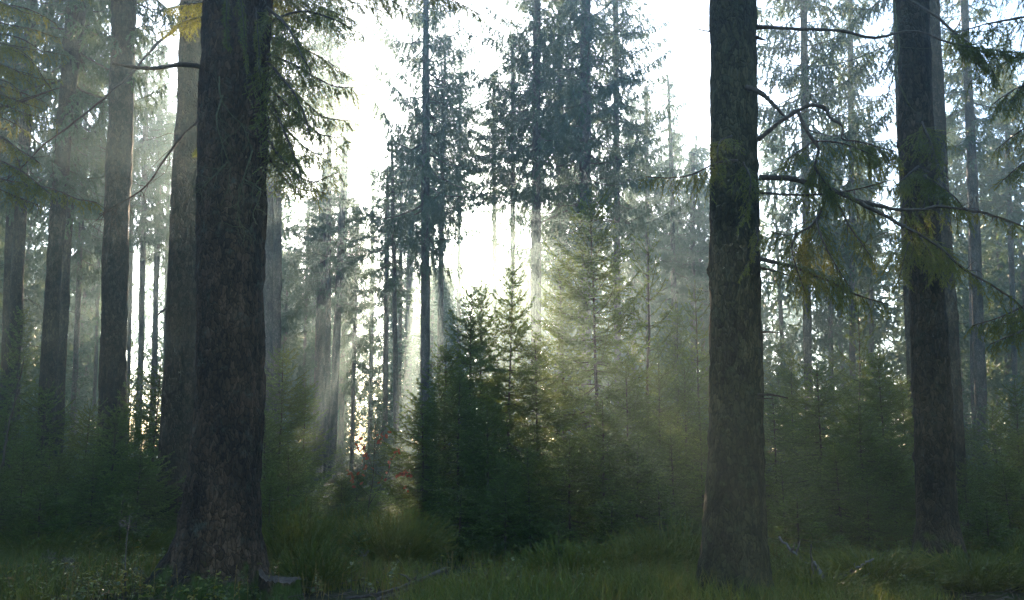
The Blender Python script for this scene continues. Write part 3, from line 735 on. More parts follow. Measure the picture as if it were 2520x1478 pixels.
limb(R1, [(2005, 348, 8.7), (2050, 350, 8.5), (2100, 362, 8.4), (2150, 385, 8.35)], 0.012, 0.004, fol=dict(LONG, bl=0.55))
limb(R1, [(2000, 350, 8.7), (1960, 375, 8.5), (1930, 400, 8.4)], 0.010, 0.004, fol=dict(GREEN, bl=0.40))
MAIN = [(1868, 437, 9.0), (1935, 443, 8.9), (2030, 462, 8.8), (2120, 497, 8.7), (2200, 512, 8.7), (2270, 515, 8.6), (2330, 508, 8.6), (2430, 530, 8.6), (2530, 565, 8.6)]
limb(R1, MAIN, 0.030, 0.008, fol=dict(LONG, start=0.30, bl=0.42, per_m=14), n=40, bare=8, bare_len=0.4)
limb(R1, [(1868, 475, 9.0), (1950, 480, 8.7), (2050, 474, 8.5), (2120, 462, 8.4), (2200, 440, 8.3)], 0.016, 0.004, fol=dict(GREEN, start=0.25, bl=0.3, per_m=12), bare=6)
limb(R1, [(2045, 466, 8.8), (2120, 500, 8.6), (2210, 550, 8.5), (2300, 605, 8.4), (2375, 672, 8.4), (2450, 715, 8.4), (2530, 775, 8.4)], 0.022, 0.006, fol=dict(LONG, start=0.35, bl=0.45, per_m=12), n=34, bare=10, bare_len=0.4)
limb(R1, [(2040, 466, 8.8), (2020, 520, 8.7), (1990, 560, 8.6), (1940, 580, 8.5), (1895, 570, 8.4)], 0.014, 0.005, fol=dict(LONG, start=0.2, bl=0.5), bare=4)
limb(R1, [(2060, 500, 8.7), (2090, 560, 8.5), (2120, 600, 8.4), (2150, 640, 8.3)], 0.012, 0.004, fol=dict(LONG, start=0.2, bl=0.45, tone=0.7), bare=4)
limb(R1, [(2010, 540, 8.6), (2020, 580, 8.4), (2050, 640, 8.3), (2085, 700, 8.2)], 0.012, 0.004, fol=dict(LONG, start=0.05, bl=0.7, per_m=30))
limb(R1, [(1960, 575, 8.6), (1950, 610, 8.4), (1960, 660, 8.3), (1980, 720, 8.25)], 0.010, 0.004, fol=dict(LONG, start=0.05, bl=0.6, per_m=26))
limb(R1, [(1872, 638, 9.0), (1945, 655, 8.8), (2030, 685, 8.6), (2110, 725, 8.5), (2190, 748, 8.4)], 0.024, 0.005, fol=dict(LONG, start=0.22, bl=0.45, per_m=18), bare=6)
limb(R1, [(1872, 660, 9.0), (1910, 668, 8.9), (1945, 680, 8.8)], 0.016, 0.004, name='dead_limb')
# boughs hanging in front of it and left of it
limb(R1, [(1815, 395, 8.75), (1760, 405, 8.5), (1705, 432, 8.4), (1650, 440, 8.4), (1590, 436, 8.4)], 0.014, 0.004, fol=dict(LONG, start=0.2, bl=0.42, per_m=24, axis_needles=0.8))
limb(R1, [(1800, 335, 8.75), (1775, 345, 8.5), (1765, 375, 8.4), (1770, 430, 8.35)], 0.010, 0.003, fol=dict(GREEN, bl=0.25, start=0.05))
limb(R1, [(1830, 400, 8.75), (1845, 440, 8.45), (1840, 500, 8.4), (1815, 560, 8.35)], 0.010, 0.003, fol=dict(LONG, bl=0.35, start=0.05, tone=0.55, per_m=30))
limb(R1, [(1860, 560, 8.8), (1866, 590, 8.5), (1850, 630, 8.45), (1825, 680, 8.4)], 0.008, 0.003, fol=dict(LONG, bl=0.25, start=0.05, tone=0.8, per_m=32))
limb(R1, [(1868, 818, 9.0), (1895, 818, 8.95), (1920, 820, 8.9)], 0.014, 0.004, name='dead_limb')
limb(R1, [(1864, 972, 8.9), (1900, 972, 8.8), (1940, 980, 8.75)], 0.014, 0.006, name='dead_limb')
limb(R1, [(1864, 980, 8.9), (1882, 981, 8.85), (1902, 981, 8.8)], 0.010, 0.004, name='dead_limb')
# the flaring dark trunk
limb(R2, [(2205, -20, 10.8), (2290, 38, 10.4), (2350, 88, 10.2), (2400, 130, 10.0), (2440, 190, 9.9)], 0.026, 0.008, fol=dict(GREEN, start=0.55, bl=0.5), bare=8)
limb(R2, [(2196, -30, 11.0), (2208, 60, 10.6), (2212, 140, 10.5), (2200, 185, 10.4), (2215, 215, 10.3), (2238, 262, 10.3)], 0.020, 0.008, wood='lichen_twig', name='dry_branch', bare=14, bare_len=0.6)
limb(R2, [(2200, 180, 10.4), (2180, 250, 10.3), (2175, 310, 10.3)], 0.010, 0.003, name='dry_branch', bare=8, bare_len=0.4)
limb(R2, [(2265, 430, 10.8), (2290, 440, 10.3), (2320, 455, 10.0), (2360, 490, 9.8), (2390, 540, 9.7)], 0.016, 0.004, fol=dict(LONG, bl=0.55, start=0.08, per_m=28))
limb(R2, [(2260, 410, 10.8), (2240, 425, 10.3), (2215, 445, 10.1), (2190, 470, 10.0)], 0.016, 0.004, fol=dict(LONG, bl=0.50, start=0.05, per_m=26))
limb(R2, [(2270, 300, 10.8), (2282, 330, 10.3), (2300, 380, 10.1), (2310, 420, 10.0)], 0.012, 0.004, fol=dict(LONG, bl=0.50, start=0.05, per_m=26), bare=6)
limb(R2, [(2250, 570, 10.8), (2262, 585, 10.3), (2285, 620, 10.1), (2310, 660, 10.0)], 0.014, 0.004, fol=dict(LONG, bl=0.75, start=0.05, tone=0.9, per_m=34))  # sunlit gold of this clump is put into the needle tone
limb(R2, [(2245, 580, 10.8), (2235, 600, 10.2), (2225, 640, 10.0), (2215, 690, 9.9)], 0.010, 0.003, fol=dict(LONG, bl=0.5, start=0.05, tone=0.8, per_m=26))
limb(R2, [(2300, 590, 10.8), (2330, 620, 10.2), (2345, 660, 10.0)], 0.010, 0.003, fol=dict(LONG, bl=0.55, start=0.05, tone=0.75, per_m=30))
# tree just out of the frame on the right
RT = spruce('spruce mostly out of sight whose drooping boughs hang in along the right side', 9.5, [(0, 2640, 110), (600, 2660, 112), (1300, 2690, 122)], mat='bark', sides=40, dz=0.15, crown_z=14, R=2.3, kind='thin', seed=21, twigs=0)
for pts_, k, r in [
    ([(2650, 690, 9.5), (2560, 735, 9.2), (2470, 775, 9.0), (2395, 800, 8.9)], dict(LONG, bl=0.48, per_m=30, start=0.1), 0.02),
    ([(2650, 740, 9.5), (2570, 790, 9.1), (2500, 820, 8.9), (2430, 850, 8.8)], dict(LONG, bl=0.42, per_m=30), 0.016),
    ([(2650, 720, 9.5), (2580, 760, 9.7), (2510, 790, 9.9), (2440, 800, 10)], dict(LONG, bl=0.42, per_m=26), 0.016),
    ([(2640, 20, 9.5), (2540, 40, 9.4), (2430, 60, 9.3), (2330, 90, 9.2)], dict(LONG, bl=0.6), 0.02),
    ([(2640, 100, 9.5), (2550, 120, 9.8), (2480, 150, 10.1), (2390, 200, 10.4)], dict(LONG, bl=0.6), 0.02),
    ([(2640, 180, 9.5), (2560, 200, 9.2), (2500, 225, 9.0), (2440, 270, 8.9)], dict(LONG, bl=0.6), 0.02),
    ([(2640, 260, 9.5), (2570, 290, 9.8), (2500, 330, 10.0), (2450, 370, 10.2)], dict(LONG, bl=0.55), 0.016),
    ([(2640, -60, 9.5), (2560, -60, 9.6), (2480, -40, 9.8), (2400, -10, 10)], dict(LONG, bl=0.6), 0.02),
    ([(2640, 340, 9.5), (2570, 370, 9.3), (2520, 400, 9.2), (2470, 440, 9.1)], dict(GREEN, bl=0.4), 0.014),
    ([(2640, 120, 9.5), (2580, 150, 9.3), (2530, 190, 9.1), (2490, 250, 9.0)], dict(LONG, bl=0.6, start=0.05), 0.014),
]:
    limb(RT, pts_, r, 0.005, fol=k)

# ------------------------------------------------------------------ young spruces
YOUNG = []
for H_, R_, seed_, k in [
    (5.6, 1.40, 31, dict(gap=0.33, dens=200, nl=0.034, nw=0.013, nbl=15, per=7)), (5.2, 1.50, 32, dict(gap=0.29, dens=200, nl=0.034, nw=0.013, nbl=15, per=7)),
    (3.4, 1.15, 33, dict(gap=0.23, per=7)), (3.2, 1.0, 34, dict(up0=0.95, gap=0.23, per=6)), (3.0, 1.25, 35, dict(gap=0.20, per=7)), (3.6, 0.85, 39, dict(sparse=0.75, up0=1.1)),
    (1.3, 0.55, 36, dict(gap=0.17, leader=0.18, per=5, nbl=40)), (1.2, 0.45, 37, dict(gap=0.19, leader=0.2, nbl=40)),
]:
    gt, gc = young_spruce(H_, R_, seed_, **k)
    YOUNG.append((H_, R_, gt.mesh('trunk_young', [M['twig']]), gc.mesh('crown_young', [M['young'], M['twig']], smooth=False)))


def young(px, py, Y, label, width=1.0, v=None, group=None, name='young_spruce'):
    p = pt(px, py, Y); z0 = float(gz(p[0], Y)); H = p[2] - z0
    if v is None:
        c = (0, 1) if H > 4.4 else ((2, 3, 4) if H > 1.7 else (6, 7))
        v = c[int(rng.integers(len(c)))]
    Hv, Rv, mt, mc = YOUNG[v]
    root = bpy.data.objects.new(name, None); COL.objects.link(root); root.location = (p[0], Y, z0)
    root.rotation_euler = (rng.normal() * 0.015, rng.normal() * 0.015, rng.random() * 6.28)
    s = H / Hv; root.scale = (s * width, s * width, s)
    tag(root, label, 'tree', group)
    link('trunk', mt, root); link('crown', mc, root)
    return root


for a in [
    # left of the massive trunk
    (60, 742, 26, 'tall slender hazy young spruce between the leftmost trunk pair and the leaning pair', 0.6),
    (117, 932, 17.5, 'young spruce with a thin dark leader standing before the leaning dark pair', 1.0, 3),
    (215, 980, 17, 'young spruce with a bare leader in the pink haze between leaning pair and rough trunk', 1.0, 3),
    (287, 985, 14.6, 'fluffy bluish young spruce right in front of the rough dark trunk', 1.15, 2),
    (388, 868, 17, 'pointed young spruce between the rough dark trunk and the smooth grey trunk', 0.95, 3),
    (327, 905, 19.5, 'sunlit thin young spruce behind the bluish one', 0.8, 5),
    (20, 1000, 16, 'golden edged young spruce at the far left', 1.1, 2),
    (150, 1105, 14.2, 'low young spruce under the leaning dark pair', 1.15, 4),
    (345, 1085, 13.8, 'wide silvery young spruce left of the smooth grey trunk', 1.25, 4),
    (65, 1085, 13.6, 'dark stemmed young spruce near the far left', 1.1, 4),
    (235, 1120, 13.2, 'bushy low spruce below the rough dark trunk', 1.25, 4),
    (455, 850, 18, 'young spruce peeking between the smooth grey and the massive trunk', 0.8, 2),
    (5, 1150, 12.6, 'low yellowish spruce at the left border above the grass', 1.3, 4),
    (375, 1150, 14.4, 'dense small spruce touching the smooth grey trunk', 1.2, 4),
    (105, 1190, 12.4, 'short green spruce above the grass, under the dark stemmed one', 1.4, 6),
    (300, 1215, 12.6, 'short spreading spruce at the grass edge below the bluish one', 1.6, 6),
    # the gap
    (700, 850, 18.5, 'tall full young spruce right of the massive trunk', 1.0, 1),
    (662, 1000, 16, 'young spruce half behind the massive trunk on its right side', 1.15, 2),
    (748, 935, 21, 'hazy young spruce sloping down to the sunlit gap', 1.1, 0),
    (718, 1085, 14.5, 'rounded young spruce in front of the tall full one', 1.2, 4),
    (842, 1165, 16.5, 'small dark spruce left of the red leaved sapling', 1.2, 4),
    (880, 1150, 17.5, 'small bushy spruce behind the red leaved sapling', 1.25, 4),
    (886, 1300, 11.7, 'knee high yellow green spruce alone in the grass of the gap', 1.3, 7),
    (765, 1245, 13.2, 'small bluish spruce in front of the rounded one', 1.6, 6),
    (668, 1150, 12.8, 'yellowish spruce at the right foot of the massive trunk', 1.1, 4),
    (992, 1165, 19, 'glowing low spruce at the right edge of the sunlit gap', 1.3, 4),
    (930, 1030, 38, 'hazy distant small spruce in the middle of the gap', 0.9, 3),
    (830, 1090, 42, 'faint distant small spruce in the lit part of the gap', 1.2, 4),
    (985, 1060, 36, 'hazy distant small spruce at the foot of the slender pale trunk', 1.2, 4),
    # central thicket
    (1155, 688, 16.8, 'young spruce with a thin bare leader, leftmost of three tips over the dark thicket', 0.9, 0),
    (1186, 684, 17.2, 'young spruce with upswept arms, middle of three tips over the dark thicket', 0.8, 0),
    (1243, 630, 16.0, 'dark stemmed spruce with the tall forked leader over the dark thicket', 0.75, 0),
    (1095, 835, 15.5, 'full spruce on the left shoulder of the dark thicket', 1.1, 1),
    (1047, 955, 15.2, 'spruce spreading boughs towards the gap at the left edge of the dark thicket', 1.2, 2),
    (1130, 905, 14.4, 'dense spruce in the front face of the dark thicket', 1.2, 1),
    (1205, 985, 14.0, 'dark spruce at the right end of the dark thicket, behind the fluffy low one', 1.15, 2),
    (1465, 455, 17.0, 'tallest young spruce of the thicket, with a bare dark stem below its crown', 0.80, 1),
    (1328, 830, 16.2, 'golden lit spruce left of the tallest young spruce', 1.2, 1),
    (1386, 622, 20, 'spruce with a long double leader left of the tallest young spruce', 0.9, 0),
    (1480, 985, 13.6, 'broad pale green spruce in front of the tallest young spruce', 1.25, 2),
    (1400, 1070, 13.0, 'full green spruce low in front of the golden lit one', 1.3, 4),
    (1305, 1080, 12.9, 'green spruce joining the dark thicket to the pale green one', 1.15, 2),
    (1577, 555, 19.5, 'sparse young spruce with long upswept arms right of the tallest one', 0.8, 5),
    (1545, 885, 16, 'spruce with golden tips right behind the pale green one', 1.15, 1),
    (1615, 890, 17.5, 'upright spruce with a slender leader right of the golden tips', 0.9, 2),
    (1682, 878, 19, 'dim upright spruce left of the lichen speckled trunk', 0.9, 3),
    (1708, 690, 22, 'hazy spruce with a candelabra top left of the lichen speckled trunk', 0.8, 5),
    (1562, 1085, 13.8, 'wide green spruce at the right foot of the pale green one', 1.3, 4),
    (1655, 1050, 15.2, 'dark green spruce with visible stem left of the lichen speckled trunk', 1.15, 2),
    (1722, 1035, 16.5, 'green spruce partly behind the lichen speckled trunk', 1.1, 2),
    (1376, 1275, 11.7, 'small spruce with pale star shaped tip at the front of the thicket', 1.3, 7),
    (1242, 1165, 12.7, 'fluffy low spruce in front of the dark thicket', 1.4, 4),
    (1622, 1190, 12.9, 'low spreading spruce above the tall grass left of the lichen speckled trunk', 1.5, 6),
    (1662, 735, 26, 'faint hazy spruce behind the dim upright one', 0.8, 0),
    (1500, 1235, 12.4, 'low dark spruce under the broad pale green one', 1.8, 6),
    (1130, 1200, 13.2, 'low spruce at the shadowed foot of the dark thicket', 1.6, 6),
    # right of the lichen speckled trunk
    (2006, 880, 17, 'young spruce with a visible dark stem in the right thicket', 1.1, 2),
    (2086, 700, 21, 'tall thin hazy spruce rising over the right thicket', 0.75, 5),
    (2160, 858, 17, 'pointed full spruce of the right thicket next to the close trio', 1.05, 1),
    (1940, 850, 23, 'hazy spruce behind the right thicket close to the lichen speckled trunk', 0.9, 0),
    (2112, 985, 15.2, 'full spruce in the middle of the right thicket', 1.15, 4),
    (1898, 940, 19, 'spruce just right of the lichen speckled trunk', 1.05, 2),
    (2222, 920, 19.5, 'spruce touching the narrow trunk of the close trio', 1.0, 1),
    (1925, 1130, 14, 'small spruce with a bright tip by the lichen speckled trunk', 1.1, 3),
    (1960, 1215, 12.3, 'low spruce with wide drooping boughs over the fallen branches', 1.7, 6),
    (2058, 1095, 14.4, 'bushy spruce in the front of the right thicket', 1.25, 4),
    (2190, 1075, 15.2, 'dark low spruce left of the flaring dark trunk', 1.25, 4),
    (2484, 925, 18, 'pointed spruce backed by the golden gap on the right', 0.9, 3),
    (2438, 990, 22, 'hazy spruce below the clear grey trunk', 1.0, 2),
    (2368, 1125, 14.5, 'narrow spruce with a bare stem by the right side of the flaring dark trunk', 0.9, 3),
    (2405, 1160, 15.5, 'green spruce behind the narrow bare stemmed one', 1.2, 4),
    (2472, 1130, 14.8, 'full low spruce on the right, under the pointed one', 1.3, 4),
    (2518, 1055, 15.8, 'spruce cut by the right border', 1.1, 2),
    (2425, 1235, 12.8, 'short soft spruce at the grass edge on the right', 1.7, 6),
    (2000, 985, 25, 'faint spruce seen through the right thicket', 1.0, 0),
    (2130, 1180, 13.6, 'low dark spruce behind the fallen branches', 1.5, 4),
    (1788, 900, 24, 'spruce hidden mostly by the lichen speckled trunk', 0.8, 2),
]:
    young(*a)
for px, py, Y in [(150, 1000, 34), (250, 1010, 30), (360, 990, 32), (420, 1010, 36), (20, 960, 36), (110, 1020, 40)]:
    young(px, py, Y, 'small faint spruce in the pink sunlit haze behind the left trunks', 1.0, None, 'small spruces in the pink haze')
for px, py, Y in [(1280, 900, 30), (1500, 850, 32), (1620, 820, 30), (1740, 850, 32), (1900, 830, 30), (2040, 850, 32), (2120, 880, 28), (2180, 930, 30)]:
    young(px, py, Y, 'grey hazy spruce barely showing behind the thickets', 1.0, None, 'grey hazy spruces behind the thickets')
for px, py, Y in [(2390, 1040, 30), (2440, 1050, 36), (2500, 1010, 32)]:
    young(px, py, Y, 'grey hazy spruce behind the small spruces right of the close trio', 1.0, None, 'hazy spruces on the right')

# ------------------------------------------------------------------ the far wood (one mass nobody could count) and unseen light-blocking trees
far = Geo()
cv, cf, cs, cm, ct = COARSE
rf = np.random.default_rng(77)
n_far = 0
while n_far < 400:
    az = radians(rf.uniform(-180, 180)); dist = rf.uniform(48, 118)
    ahead = abs(math.degrees(az)) < 34
    if not ahead and (rf.random() < 0.72 or (abs(az) > 2.0 and rf.random() < 0.5)): continue
    if not ahead: dist = rf.uniform(30, 70)  # unseen trees beside and behind the camera, added to cut frontal sky light
    top = rf.uniform(17, 24)
    d_sun = math.degrees(az) + 5.9
    azd = math.degrees(az)
    if (-14 < azd < -5.5 or -27 < azd < -19) and dist < 64: continue
    if -2.5 < d_sun < 6: top = min(top, 1.6 + dist * 0.205)
    if abs(d_sun) < 10: top = min(top, 1.6 + dist * 0.215)
    if not ahead and abs(math.degrees(az)) > 150 and dist < 30: continue
    x, y = dist * sin(az), dist * cos(az)
    zb = rf.uniform(0.5, 6); s = (top - zb) / 15; sr = rf.uniform(0.9, 1.35)
    a = rf.random() * 6.28; R_ = np.array([[cos(a), -sin(a), 0], [sin(a), cos(a), 0], [0, 0, 1]])
    v = (cv * np.array([sr, sr, s])) @ R_.T + np.array([x, y, zb])
    far.add(v, cf.reshape(-1, 3), 0, ct)
    tube(far, np.array([[x, y, -0.3], [x, y, zb], [x, y, top]]), np.array([0.24, 0.18, 0.03]), 8, 1)
    n_far += 1
tri = cf.reshape(-1, 3)
used = tri[rf.random(len(tri)) < 0.35]
for _ in range(260):
    az = radians(rf.uniform(-36, 36)); dist = rf.uniform(34, 118); x, y = dist * sin(az), dist * cos(az)
    hgt = rf.uniform(1.5, 5.5); sr = rf.uniform(0.35, 0.6) * (0.6 + hgt / 6)
    a = rf.random() * 6.28; R_ = np.array([[cos(a), -sin(a), 0], [sin(a), cos(a), 0], [0, 0, 1]])
    keepv = np.unique(used); mp_ = np.zeros(len(cv), np.int64); mp_[keepv] = np.arange(len(keepv))
    far.add((cv[keepv] * np.array([sr, sr, hgt / 15])) @ R_.T + np.array([x, y, 0.05]), mp_[used], 0, ct[keepv])
o = link('far_and_unseen_woods', far.mesh('far_and_unseen_woods', [M['mature'], M['bark_far']], smooth=False))
tag(o, 'hazy far spruce wood closing the view behind the trees, plus unseen trees added round the camera', 'wood', kind='stuff')

# ------------------------------------------------------------------ ground
n = 220
u = np.linspace(-1, 1, n); gx = np.sign(u) * np.abs(u) ** 2.2 * 125
gy = np.sign(u) * np.abs(u) ** 2.2 * 125 + 5
XX, YY = np.meshgrid(gx, gy)
ZZ = gz(XX, YY) + (vnoise(np.stack([XX * 2.2, YY * 2.2, 0 * XX], -1)) - 0.5) * 0.08
V = np.stack([XX, YY, ZZ], -1).reshape(-1, 3)
ii = np.arange(n - 1)[:, None] * n; jj = np.arange(n - 1)[None]
g = Geo(); g.add(V, np.stack([ii + jj, ii + jj + 1, ii + n + jj + 1, ii + n + jj], -1).reshape(-1, 4))
m, nt, N, L = new_mat('forest_floor')
tc = N.new('ShaderNodeTexCoord'); n1 = N.new('ShaderNodeTexNoise'); n1.inputs['Scale'].default_value = 1.6; n1.inputs['Detail'].default_value = 8
L.new(tc.outputs['Object'], n1.inputs[0])
r = ramp(N, [(0.3, (0.030, 0.022, 0.014)), (0.5, (0.045, 0.042, 0.016)), (0.65, (0.04, 0.06, 0.015)), (0.8, (0.09, 0.06, 0.03))]); L.new(n1.outputs[0], r.inputs[0])
b = N.new('ShaderNodeBsdfPrincipled'); b.inputs['Roughness'].default_value = 0.95; b.inputs['Specular IOR Level'].default_value = 0.05; L.new(r.outputs[0], b.inputs['Base Color'])
n2 = N.new('ShaderNodeTexNoise'); n2.inputs['Scale'].default_value = 22; n2.inputs['Detail'].default_value = 6; L.new(tc.outputs['Object'], n2.inputs[0])
bp = N.new('ShaderNodeBump'); bp.inputs['Distance'].default_value = 0.05; L.new(n2.outputs[0], bp.inputs['Height']); L.new(bp.outputs[0], b.inputs['Normal'])
oo = N.new('ShaderNodeOutputMaterial'); L.new(b.outputs[0], oo.inputs[0])
tag(link('ground', g.mesh('ground', [m])), 'forest floor under grass and needles', kind='structure')


# ------------------------------------------------------------------ grass, brambles, broom
def blades(g, B, H, lean, w, tone, m=0):
    """two-segment bent blades"""
    n = len(B); a = rng.random(n) * 6.28
    side = np.stack([np.cos(a), np.sin(a), 0 * a], 1)
    b = rng.random(n) * 6.28
    ld = np.stack([np.cos(b), np.sin(b), 0 * b], 1) * lean[:, None]
    up = np.array([0, 0, 1.0])
    mid = B + up * (H * 0.55)[:, None] + ld * (H * 0.25)[:, None]
    tip = B + up * (H * (1 - 0.25 * lean))[:, None] + ld * (H * 0.85)[:, None]
    s = side * (w / 2)[:, None]
    v = np.stack([B - s, B + s, mid + s * 0.7, mid - s * 0.7, tip], 1).reshape(-1, 3)
    k = np.arange(n)[:, None] * 5
    t5 = np.repeat(np.clip(tone, 0, 1), 5)
    base = g.n
    g.add(v, k + np.array([0, 1, 2, 3]), m, t5)
    # tip triangles share the vertices above
    f = (k + np.array([3, 2, 4]) + base)
    g.f.append(f.ravel()); g.sz.append(np.full(n, 3, np.int64)); g.m.append(np.full(n, m, np.int32))


def scatter(n, y0, y1, xm=0.66, p=1.0):
    y = y0 + (y1 - y0) * rng.random(n) ** p
    x = (rng.random(n) * 2 - 1) * (y * xm + 1)
    return x, y


grass = Geo()
tx, ty = scatter(6500, 7.5, 26, p=1.5)
dn = vnoise(np.stack([tx * 0.55, ty * 0.55, 0 * tx + 2], -1))
keep = (dn > 0.36); tx, ty, dn = tx[keep], ty[keep], dn[keep]
per = 24
bx = np.repeat(tx, per) + rng.normal(size=len(tx) * per) * 0.13; by = np.repeat(ty, per) + rng.normal(size=len(tx) * per) * 0.13
hh = np.repeat(0.16 + 0.26 * np.clip((dn - 0.3) / 0.5, 0, 1), per) * rng.uniform(0.5, 1.2, len(bx))
tone = np.repeat(np.clip(rng.normal(0.40, 0.20, len(tx)) + (vnoise(np.stack([tx * 0.5, ty * 0.5, 0 * tx + 9], -1)) - 0.5) * 0.8, 0, 0.9), per) + rng.normal(size=len(bx)) * 0.16
B = np.stack([bx, by, gz(bx, by) - 0.02], 1)
blades(grass, B, hh, rng.uniform(0.1, 0.8, len(bx)), rng.uniform(0.005, 0.014, len(bx)), tone)
tag(link('grass', grass.mesh('grass', [M['grass']], smooth=False)), 'dark green forest grass and bilberry tufts on the ground', 'grass', kind='stuff')

lit = Geo(); lx, ly = scatter(5200, 8.2, 20, p=1.4)
la = rng.random(len(lx)) * 6.28; ll = rng.uniform(0.04, 0.26, len(lx)) ; lz = gz(lx, ly) + rng.uniform(0.0, 0.08, len(lx))
LP = np.stack([lx, ly, lz], 1); LQ = LP + np.stack([np.cos(la) * ll, np.sin(la) * ll, rng.normal(size=len(lx)) * 0.03], 1)
sticks(lit, LP, LQ, rng.uniform(0.003, 0.008, len(lx)), 0.002, 0)
tag(link('forest_litter', lit.mesh('forest_litter', [M['dark_wood']])), 'brown dead twigs littering the forest floor', 'litter', kind='stuff')
# dry rusty seed stalks at the front
rust = Geo()
sx = np.concatenate([rng.normal(-4.2, 1.0, 110), rng.normal(0.6, 1.1, 90), rng.normal(-2.2, 0.8, 40)]); sy = rng.uniform(8.6, 11.0, len(sx))
P0 = np.stack([sx, sy, gz(sx, sy)], 1); hgt = rng.uniform(0.18, 0.42, len(sx)); ln = rng.normal(size=(len(sx), 2)) * 0.05
P1 = P0 + np.stack([ln[:, 0], ln[:, 1], hgt], 1)
sticks(rust, P0, P1, 0.0022, 0.0012, 0, 0.95)
needles(rust, P0 + (P1 - P0) * 0.45, P1, 120, 0.018, 0.009, 0, 0.98)
tag(link('rusty_weeds', rust.mesh('rusty_weeds', [M['grass']], smooth=False)), 'rusty brown dry seed stalks in the front grass', 'weeds', kind='stuff')

# brambles: leaf sheets on arching stems, lower left and front centre
br = Geo()
cx_ = np.concatenate([rng.normal(-4.3, 1.1, 230), rng.normal(0.1, 0.7, 36), rng.normal(-3.0, 0.3, 20), rng.uniform(-6, 6.5, 190)]); cy_ = np.concatenate([rng.uniform(8.7, 10.6, 230), rng.uniform(9.2, 9.9, 36), rng.uniform(9.0, 9.5, 20), rng.uniform(9.2, 13.5, 190)])
for x_, y_ in zip(cx_, cy_):
    z_ = float(gz(x_, y_)); h_ = rng.uniform(0.12, 0.38); d_ = rng.normal(size=2) * 0.12
    C = np.array([[x_, y_, z_], [x_ + d_[0] * 0.4, y_ + d_[1] * 0.4, z_ + h_ * 0.7], [x_ + d_[0], y_ + d_[1], z_ + h_]])
    sticks(br, C[:-1], C[1:], 0.003, 0.002, 1)
    nl_ = rng.integers(4, 9); tn = np.clip(rng.normal(0.45 if x_ < -2 else 0.25, 0.22), 0, 0.85)
    for _ in range(nl_):
        s_ = rng.uniform(0.35, 1); b_ = C[0] + (C[-1] - C[0]) * s_
        a_ = rng.random() * 6.28; dv = np.array([cos(a_), sin(a_), rng.uniform(-0.3, 0.3)]); sv = norm(np.cross(dv, [0, 0, 1.0]) + rng.normal(size=3) * 0.25)
        l_ = rng.uniform(0.035, 0.075); w_ = l_ * 0.36
        up = np.array([0, 0, 0.010])
        br.add([b_, b_ + dv * l_ * 0.3 + sv * w_ + up, b_ + dv * l_ * 0.7 + sv * w_ * 0.75 + up, b_ + dv * l_ - up, b_ + dv * l_ * 0.7 - sv * w_ * 0.75 + up, b_ + dv * l_ * 0.3 - sv * w_ + up, b_ + dv * l_ * 0.5],
               [[0, 6, 1], [1, 6, 2], [2, 6, 3], [3, 6, 4], [4, 6, 5], [5, 6, 0]], 0, np.clip(tn + rng.normal() * 0.12, 0, 1))
tag(link('bramble_undergrowth', br.mesh('bramble_undergrowth', [M['bramble'], M['twig']], smooth=False)), 'yellow green bramble leaves covering the lower left ground', 'undergrowth', kind='stuff')


def broom(px, py, Y, R, H, n, tone, label):
    p = pt(px, py, Y); z0 = float(gz(p[0], Y))
    g = Geo(); k = int(n * 0.42)
    a = rng.random(k) * 6.28; r_ = R * np.sqrt(rng.random(k))
    B = np.stack([np.cos(a) * r_ * 0.45, np.sin(a) * r_ * 0.45, 0 * a - 0.02], 1)
    hh = H * (1 - 0.45 * (r_ / R) ** 2) * rng.uniform(0.45, 1.3, k)
    T_ = np.stack([np.cos(a) * r_ * 1.1, np.sin(a) * r_ * 1.1, hh], 1) + rng.normal(size=(k, 3)) * 0.03
    mid = (B + T_) / 2 + rng.normal(size=(k, 3)) * 0.02 + np.array([0, 0, 0.04])
    sticks(g, np.concatenate([B, mid]), np.concatenate([mid, T_]), 0.0045, 0.003, 0, np.clip(rng.normal(tone, 0.1, 1)[0], 0, 1))
    needles(g, np.concatenate([mid, (mid + B) / 2]), np.concatenate([T_, mid]), 70, 0.055, 0.010, 0, np.clip(np.tile(rng.normal(tone, 0.24, k), 2), 0, 0.9), spread=0.45, fwd=0.95)
    o = link('broom_bush', g.mesh('broom_bush', [M['grass']], smooth=False), None, (p[0], Y, z0))
    tag(o, label, 'bush')


